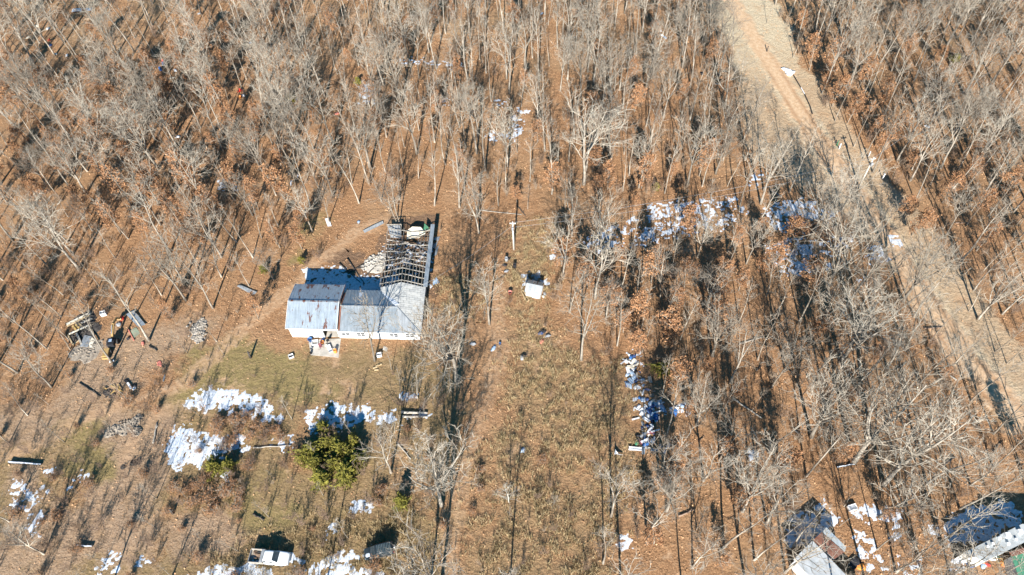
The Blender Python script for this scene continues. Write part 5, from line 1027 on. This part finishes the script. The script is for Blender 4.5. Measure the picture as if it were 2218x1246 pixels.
loft(m_, [(-.6, .80, 1.0, 1.72, .4, .16), (-.5, .82, 1.0, 1.80, .35, .18), (0.1, .83, 1.0, 1.84, .35, .18), (.55, .82, 1.0, 1.82, .35, .18), (.72, .8, 1.0, 1.76, .4, .2), (1.32, .78, 1.0, 1.18, .5, .1)], 24); m_.build('body', CARW, tk, smooth=True)
m_ = MB(); m_.slab([(.70, -.62, 1.79), (1.36, -.72, 1.22), (1.36, .72, 1.22), (.70, .62, 1.79)], Vector((-.02, 0, -.04))); m_.build('windshield', GLASS, tk)
m_ = MB(); m_.slab([(-.66, .56, 1.68), (-.68, .66, 1.25), (-.68, -.66, 1.25), (-.66, -.56, 1.68)], Vector((.05, 0, 0))); m_.build('rear_window', GLASS, tk)
for s_ in (-1, 1):
    for x0, x1 in ((-.5, .0), (.08, .85)):
        m_ = MB(); m_.slab([(x0, s_*.88, 1.22), (x1, s_*.88, 1.22), (x1-(.3 if x1 > .5 else 0), s_*.74, 1.66), (x0, s_*.74, 1.66)], Vector((0, -s_*.06, 0))); m_.build('side_window', GLASS, tk)
    m_ = MB(); m_.box((1.0, s_*1.08, 1.2), (.12, .2, .16)); m_.build('mirror', BLACK, tk, bevel=.02)
    m_ = MB(); m_.box((2.62, s_*.66, .82), (.16, .3, .16)); m_.build('headlight', LAMP, tk, bevel=.03); m_ = MB(); m_.box((-2.78, s_*.85, .95), (.06, .14, .32)); m_.build('tail_light', TAIL, tk)
    wheel(tk, 1.75, s_*.86); wheel(tk, -1.75, s_*.86)
    m_ = MB(); m_.box((-1.72, s_*.90, .92), (2.1, .12, .62)); m_.build('bed_side', GREYW, tk, bevel=.03)
m_ = MB(); m_.box((-1.72, 0, .62), (2.1, 1.66, .08)); m_.build('bed_floor', GREYW, tk); m_ = MB(); m_.box((-2.78, 0, .90), (.08, 1.62, .56)); m_.build('tailgate', GREY_, tk, bevel=.02)
m_ = MB(); m_.box((2.74, 0, .52), (.16, 1.7, .2)); m_.build('bumper', CHROME, tk, bevel=.04)
m_ = MB(); m_.box((-.92, 0, 1.34), (.42, 1.78, .3)); m_.build('toolbox', GREY_, tk, bevel=.03)
R_ = Matrix.Rotation(hd, 3, 'Z')
m_ = MB(); 
for k in range(9): m_.blob((jr.uniform(-.55, .55), jr.uniform(-.45, .55), .1), (jr.uniform(.2, .5), jr.uniform(.15, .35), jr.uniform(.1, .22)), jr, 8, 5)
o = m_.build('load', mat('dead_leaves_load', (.22, .15, .10), (.12, .09, .07), 4, .9), None, pc+R_@Vector((-1.75, .05, .68)), hd); tag(o, 'brown load of leaves and brush in the bed of the white pickup', 'load')
m_ = MB(); m_.blob((0, 0, .05), (.6, .2, .08), jr, 12, 5, .3); o = m_.build('snow_heap', SNOWM, None, pc+R_@Vector((-1.95, -.62, .68)), hd, True); tag(o, 'small snow heap in the bed of the white pickup', 'snow')
hd = heading((850, 1182), (795, 1196)); pc = at(823, 1197)
tk = empty('sport_utility_vehicle', pc, hd, 'black sport utility vehicle with ribbed roof parked below the lone cedar', 'car')
m_ = MB(); loft(m_, [(-2.05, .78, .45, 1.0, .5, .06), (-1.95, .86, .42, 1.08, .35, .05), (0, .9, .4, 1.1, .3, .05), (1.1, .89, .42, 1.1, .35, .06), (1.8, .85, .46, 1.02, .4, .08), (2.05, .74, .5, .9, .6, .1)], 24)
loft(m_, [(-2.0, .72, 1.0, 1.62, .35, .12), (-1.85, .78, 1.0, 1.76, .3, .14), (-.5, .8, 1.0, 1.80, .3, .15), (.25, .78, 1.0, 1.76, .32, .16), (.45, .76, 1.0, 1.7, .4, .18), (1.1, .74, 1.0, 1.12, .5, .1)], 24); m_.build('body', CARB, tk, smooth=True)
m_ = MB(); m_.slab([(.44, -.58, 1.73), (1.12, -.68, 1.16), (1.12, .68, 1.16), (.44, .58, 1.73)], Vector((-.02, 0, -.04))); m_.build('windshield', GLASS, tk)
m_ = MB(); m_.slab([(-2.05, .6, 1.58), (-2.08, .66, 1.15), (-2.08, -.66, 1.15), (-2.05, -.6, 1.58)], Vector((.05, 0, 0))); m_.build('rear_window', GLASS, tk)
for k in range(9): m_ = MB(); m_.beam((-1.7+k*.22, -.52, 1.80), (-1.7+k*.22, .52, 1.80), .09, .05); m_.build('roof_rib', mat('dark_roof_rib', (.07, .10, .11), (.10, .13, .14), 3, .5), tk)
for s_ in (-1, 1):
    for x0, x1 in ((-1.8, -1.05), (-.95, -.3), (-.2, .6)):
        m_ = MB(); m_.slab([(x0, s_*.84, 1.16), (x1, s_*.84, 1.16), (x1-(.25 if x1 > .5 else 0), s_*.72, 1.6), (x0, s_*.72, 1.6)], Vector((0, -s_*.05, 0))); m_.build('side_window', GLASS, tk)
    m_ = MB(); m_.box((1.98, s_*.58, .8), (.12, .26, .14)); m_.build('headlight', LAMP, tk, bevel=.03); m_ = MB(); m_.box((-2.04, s_*.74, .95), (.06, .12, .3)); m_.build('tail_light', TAIL, tk)
    m_ = MB(); m_.box((.8, s_*.98, 1.14), (.12, .18, .14)); m_.build('mirror', CARB, tk, bevel=.02); wheel(tk, 1.3, s_*.8, .36); wheel(tk, -1.3, s_*.8, .36)
m_ = MB(); m_.lathe([(.1, 0), (.33, 0), (.35, .1), (.33, .2), (.1, .2)], 18, (-2.1, 0, .98), Matrix.Rotation(-math.pi/2, 3, 'Y')); m_.build('spare_wheel', CHROME, tk, smooth=True)
m_ = MB(); m_.blob((1.5, .3, 1.06), (.35, .3, .03), jr, 12, 5, .3); m_.build('snow_patch', SNOWM, tk)

# ------------------------------------------------------------------ utility poles, wires, fences
POLEW = mat('pale_pole_timber', (.60, .56, .49), (.46, .42, .36), 2, .85)
def utility_pole(px, py, h, label, rz=0):
    p = at(px, py); t = empty('utility_pole', p, rz, label, 'utility pole'); m = MB(); m.tube([(0, 0, -.2), (0, 0, h*.5), (0, 0, h)], [.19, .16, .12], 10); m.build('pole', POLEW, t, smooth=True)
    m = MB(); m.beam((-.55, 0, h-.35), (.55, 0, h-.35), .1, .12); m.build('crossarm', POLEW, t)
    for x in (-.45, 0, .45): m = MB(); m.lathe([(.05, 0), (.07, .06), (.04, .1), (.06, .14), (.02, .18)], 8, (x, 0, h-.28 if x else h)); m.build('insulator', WPL, t)
    m = MB(); m.lathe([(.2, 0), (.23, .05), (.23, .65), (.18, .72), (.05, .75)], 14, (0, -.38, h-1.7)); m.build('transformer', GREY_, t, smooth=True); return p, h
p1, h1 = utility_pole(1113, 541, 7.6, 'pale utility pole in the clearing above the white shed', -.1); p2, h2 = utility_pole(1860, 406, 7.8, 'pale utility pole beside the dirt road', .1)
def wire(name, a, b, sagv, label):
    m = MB(); n = 24; m.tube([a.lerp(b, i/n)-Vector((0, 0, 4*sagv*(i/n)*(1-i/n)))-a for i in range(n+1)], .022, 4); o = m.build(name, GREY_, None, a); tag(o, label, 'wire')
wire('overhead_wire', p1+Vector((-.45, 0, h1-.12)), p2+Vector((-.45, 0, h2-.12)), 1.5, 'overhead wire running between the two utility poles, upper strand')
wire('overhead_wire', p1+Vector((.45, 0, h1-1.3)), p2+Vector((.45, 0, h2-1.3)), 1.7, 'overhead wire running between the two utility poles, lower strand')
wire('service_wire', p1+Vector((0, 0, h1-.8)), HO+L(22, 9, 3.3), .6, 'thin service wire from the clearing pole down to the house')
wire('overhead_wire', p2+Vector((0, 0, h2-.1)), p2+Vector((60, 45, h2)), 1.6, 'overhead wire leaving the roadside pole towards the far woods')
t = empty('fence_section', at(1732, 349), 0, 'short brown post and rail frame beside the dirt road', 'fence'); a, b = at(1724, 349)-at(1732, 349), at(1740, 349)-at(1732, 349)
for q in (a, b): m_ = MB(); m_.beam(q, q+Vector((0, 0, 1.5)), .14, .14); m_.build('post', CHARW, t)
m_ = MB(); m_.beam(a+Vector((0, 0, .95)), b+Vector((0, 0, .95)), .1, .14); m_.build('rail', CHARW, t)
for x, y, mm, lb in ((1817, 323, WPL, 'short white post on the right verge of the road'), (1812, 316, GREEN_, 'short green post left of the white post on the verge'), (1661, 112, CHARW, 'dark fence post beside the upper dirt road'), (1880, 340, WPL, 'short white stub post by the roadside trees'), (1911, 388, WPL, 'short white stub post right of the roadside pole')):
    p = at(x, y); t = empty('post', p, 0, lb, 'post'); m_ = MB(); m_.tube([(0, 0, -.1), (0, 0, 1.35)], [.11, .1], 8); m_.build('shaft', mm, t, smooth=True); m_ = MB(); m_.lathe([(.13, 0), (.13, .05), (.03, .1)], 8, (0, 0, 1.35)); m_.build('cap', mm, t)
for k, (x, y) in enumerate(((1699, 151), (1703, 156), (1708, 154), (1712, 160), (1707, 162), (1716, 158))): bag(x, y, WPL, 'white sack of the roadside pile, ' + ('leftmost', 'second from the left', 'topmost of the middle', 'lower right', 'lowest', 'rightmost')[k], (.8, .6, .5), group='white sacks beside the dirt road')
for k, (a, b, mm) in enumerate((((1719, 163), (1735, 190), CHARW), ((1735, 190), (1743, 204), WPL), ((1743, 204), (1755, 230), CHARW), ((1755, 230), (1760, 247), CHARW))): plank(a, b, mm, 'fallen fence pole by the road, ' + ('uppermost piece', 'white middle piece', 'third piece down', 'lowest piece')[k], .14, .14, .3, name='fallen_pole', cat='pole', group='fallen fence poles by the road')
# ------------------------------------------------------------------ buildings at lower right
def poly_roof(t, name, px4, z, mt, th=.12, z4=None, ribs=0):
    c = t.location; pts = [at(*p, z if z4 is None else z4[i])-Vector((c.x, c.y, 0)) for i, p in enumerate(px4)]
    return roof_panel(name, pts, mt, ribs > 0, ribs or 1, th, t)
def body_under(t, name, px4, z, mt, inset=.96):
    c = t.location; pts = [at(*p, z)-Vector((c.x, c.y, 0)) for p in px4]; cc = sum(pts, Vector())/4; pts = [cc+(p-cc)*inset for p in pts]; pts = [Vector((p.x, p.y, z-.13)) for p in pts]
    m = MB(); m.slab(pts, z-.13); return m.build(name, mt, t)
p = at(1760, 1230); b1 = empty('mobile_home', (p.x, p.y, 0), 0, 'white flat roofed building cut by the bottom edge, with a rusty lean-to', 'building')
A = [(1719, 1212), (1760, 1171), (1890, 1305), (1845, 1345)]
ZB = 3.0
body_under(b1, 'wall', A, ZB, WHITE); poly_roof(b1, 'roof', A[::-1], ZB, mat('white_roof_coating', (.46, .48, .49), (.36, .38, .39), .7, .7, c3=(.22, .24, .25), t3=(.6, .7)))
B = [(1761, 1170), (1780, 1153), (1829, 1196), (1808, 1211)]
body_under(b1, 'annex_wall', B, 2.9, GREY_); poly_roof(b1, 'rusty_roof', B[::-1], 2.92, RUSTM, .08, ribs=.5)
C_ = [(1781, 1152.5), (1790, 1142), (1833, 1185), (1830, 1195)]
body_under(b1, 'annex_wall', C_, 2.85, GREY_); poly_roof(b1, 'annex_roof', C_[::-1], 2.87, metal_roof_mat('blue_white_roof', (.52, .60, .66), (.62, .62, .56), (.68, .74)), .08, ribs=.5)
p = at(2150, 1190); b2 = empty('mobile_home', (p.x, p.y, 0), 0, 'long pale flat roofed trailer with roof vents at the lower right edge', 'building')
A = [(2086, 1198), (2214, 1135), (2290, 1140), (2135, 1216)]
body_under(b2, 'wall', A, 3.0, WHITE); poly_roof(b2, 'roof', A[::-1], 3.0, mat('grey_roof_coating', (.42, .44, .44), (.30, .32, .32), .6, .8, c3=(.25, .26, .25), t3=(.58, .68)))
for x, y, sz in ((2180, 1160, .9), (2208, 1152, .8), (2164, 1166, .5), (2150, 1178, .5), (2183, 1178, .5), (2138, 1184, .4), (2155, 1186, .35), (2200, 1168, .4)):
    q = at(x, y, 3.0)-Vector((b2.location.x, b2.location.y, 0)); m_ = MB(); m_.box(q+Vector((0, 0, sz*.3)), (sz*.9, sz*.8, sz*.6), taper=.8); m_.build('roof_vent', WPL, b2, bevel=.04)
p = at(2205, 1230); b3 = empty('green_roofed_shed', (p.x, p.y, 0), 0, 'building with green metal roof and red edge in the bottom right corner', 'building')
A = [(2190, 1203), (2300, 1170), (2340, 1290), (2225, 1300)]
body_under(b3, 'wall', A, 2.6, GREY_); poly_roof(b3, 'roof', A[::-1], 2.6, mat('green_roof_metal', (.06, .20, .12), (.09, .26, .16), 1, .5), ribs=.5)
m_ = MB(); c = b3.location; m_.beam(at(2189, 1201, 2.68)-Vector((c.x, c.y, 0)), at(2300, 1168, 2.68)-Vector((c.x, c.y, 0)), .6, .06); m_.build('red_edge', RUSTM, b3)
for k, (x, y, mm, cn) in enumerate(((2118, 1212, RED, 'red'), (2129, 1217, ORANGE, 'orange'), (2140, 1207, CREAM, 'cream'), (2137, 1222, RED, 'dark red'), (2150, 1210, WPL, 'white'), (2158, 1206, GREEN_, 'green'), (2163, 1216, YEL, 'yellow'), (2172, 1222, ORANGE, 'pale orange'), (2100, 1225, BLUE, 'blue'), (2130, 1226, LBLUE, 'light blue'))):
    (bag if k % 2 else crate)(x, y, mm, '%s %s in the colourful clutter beside the long trailer' % (cn, 'bag' if k % 2 else 'crate'))
bag(1862, 1226, ORANGE, 'bright orange tarp bundle right of the rusty roofed building', (.9, .7, .35), name='tarp_bundle', cat='tarp'); crate(1845, 1101, WPL, 'white tank lying above the lower right snow patch', (1.2, .8, .5), .2, name='tank', cat='tank', fill=WPL)
sheet([(1852, 1205), (1868, 1218), (1850, 1235), (1835, 1222)], BLACK, 'black tarp between building and orange bundle', .3, ribs=0, name='tarp', cat='tarp')
tyre(2205, 1240, 'tyre in bottom right corner'); tyre(1930, 1172, 'dark tyre by the brush at lower right')
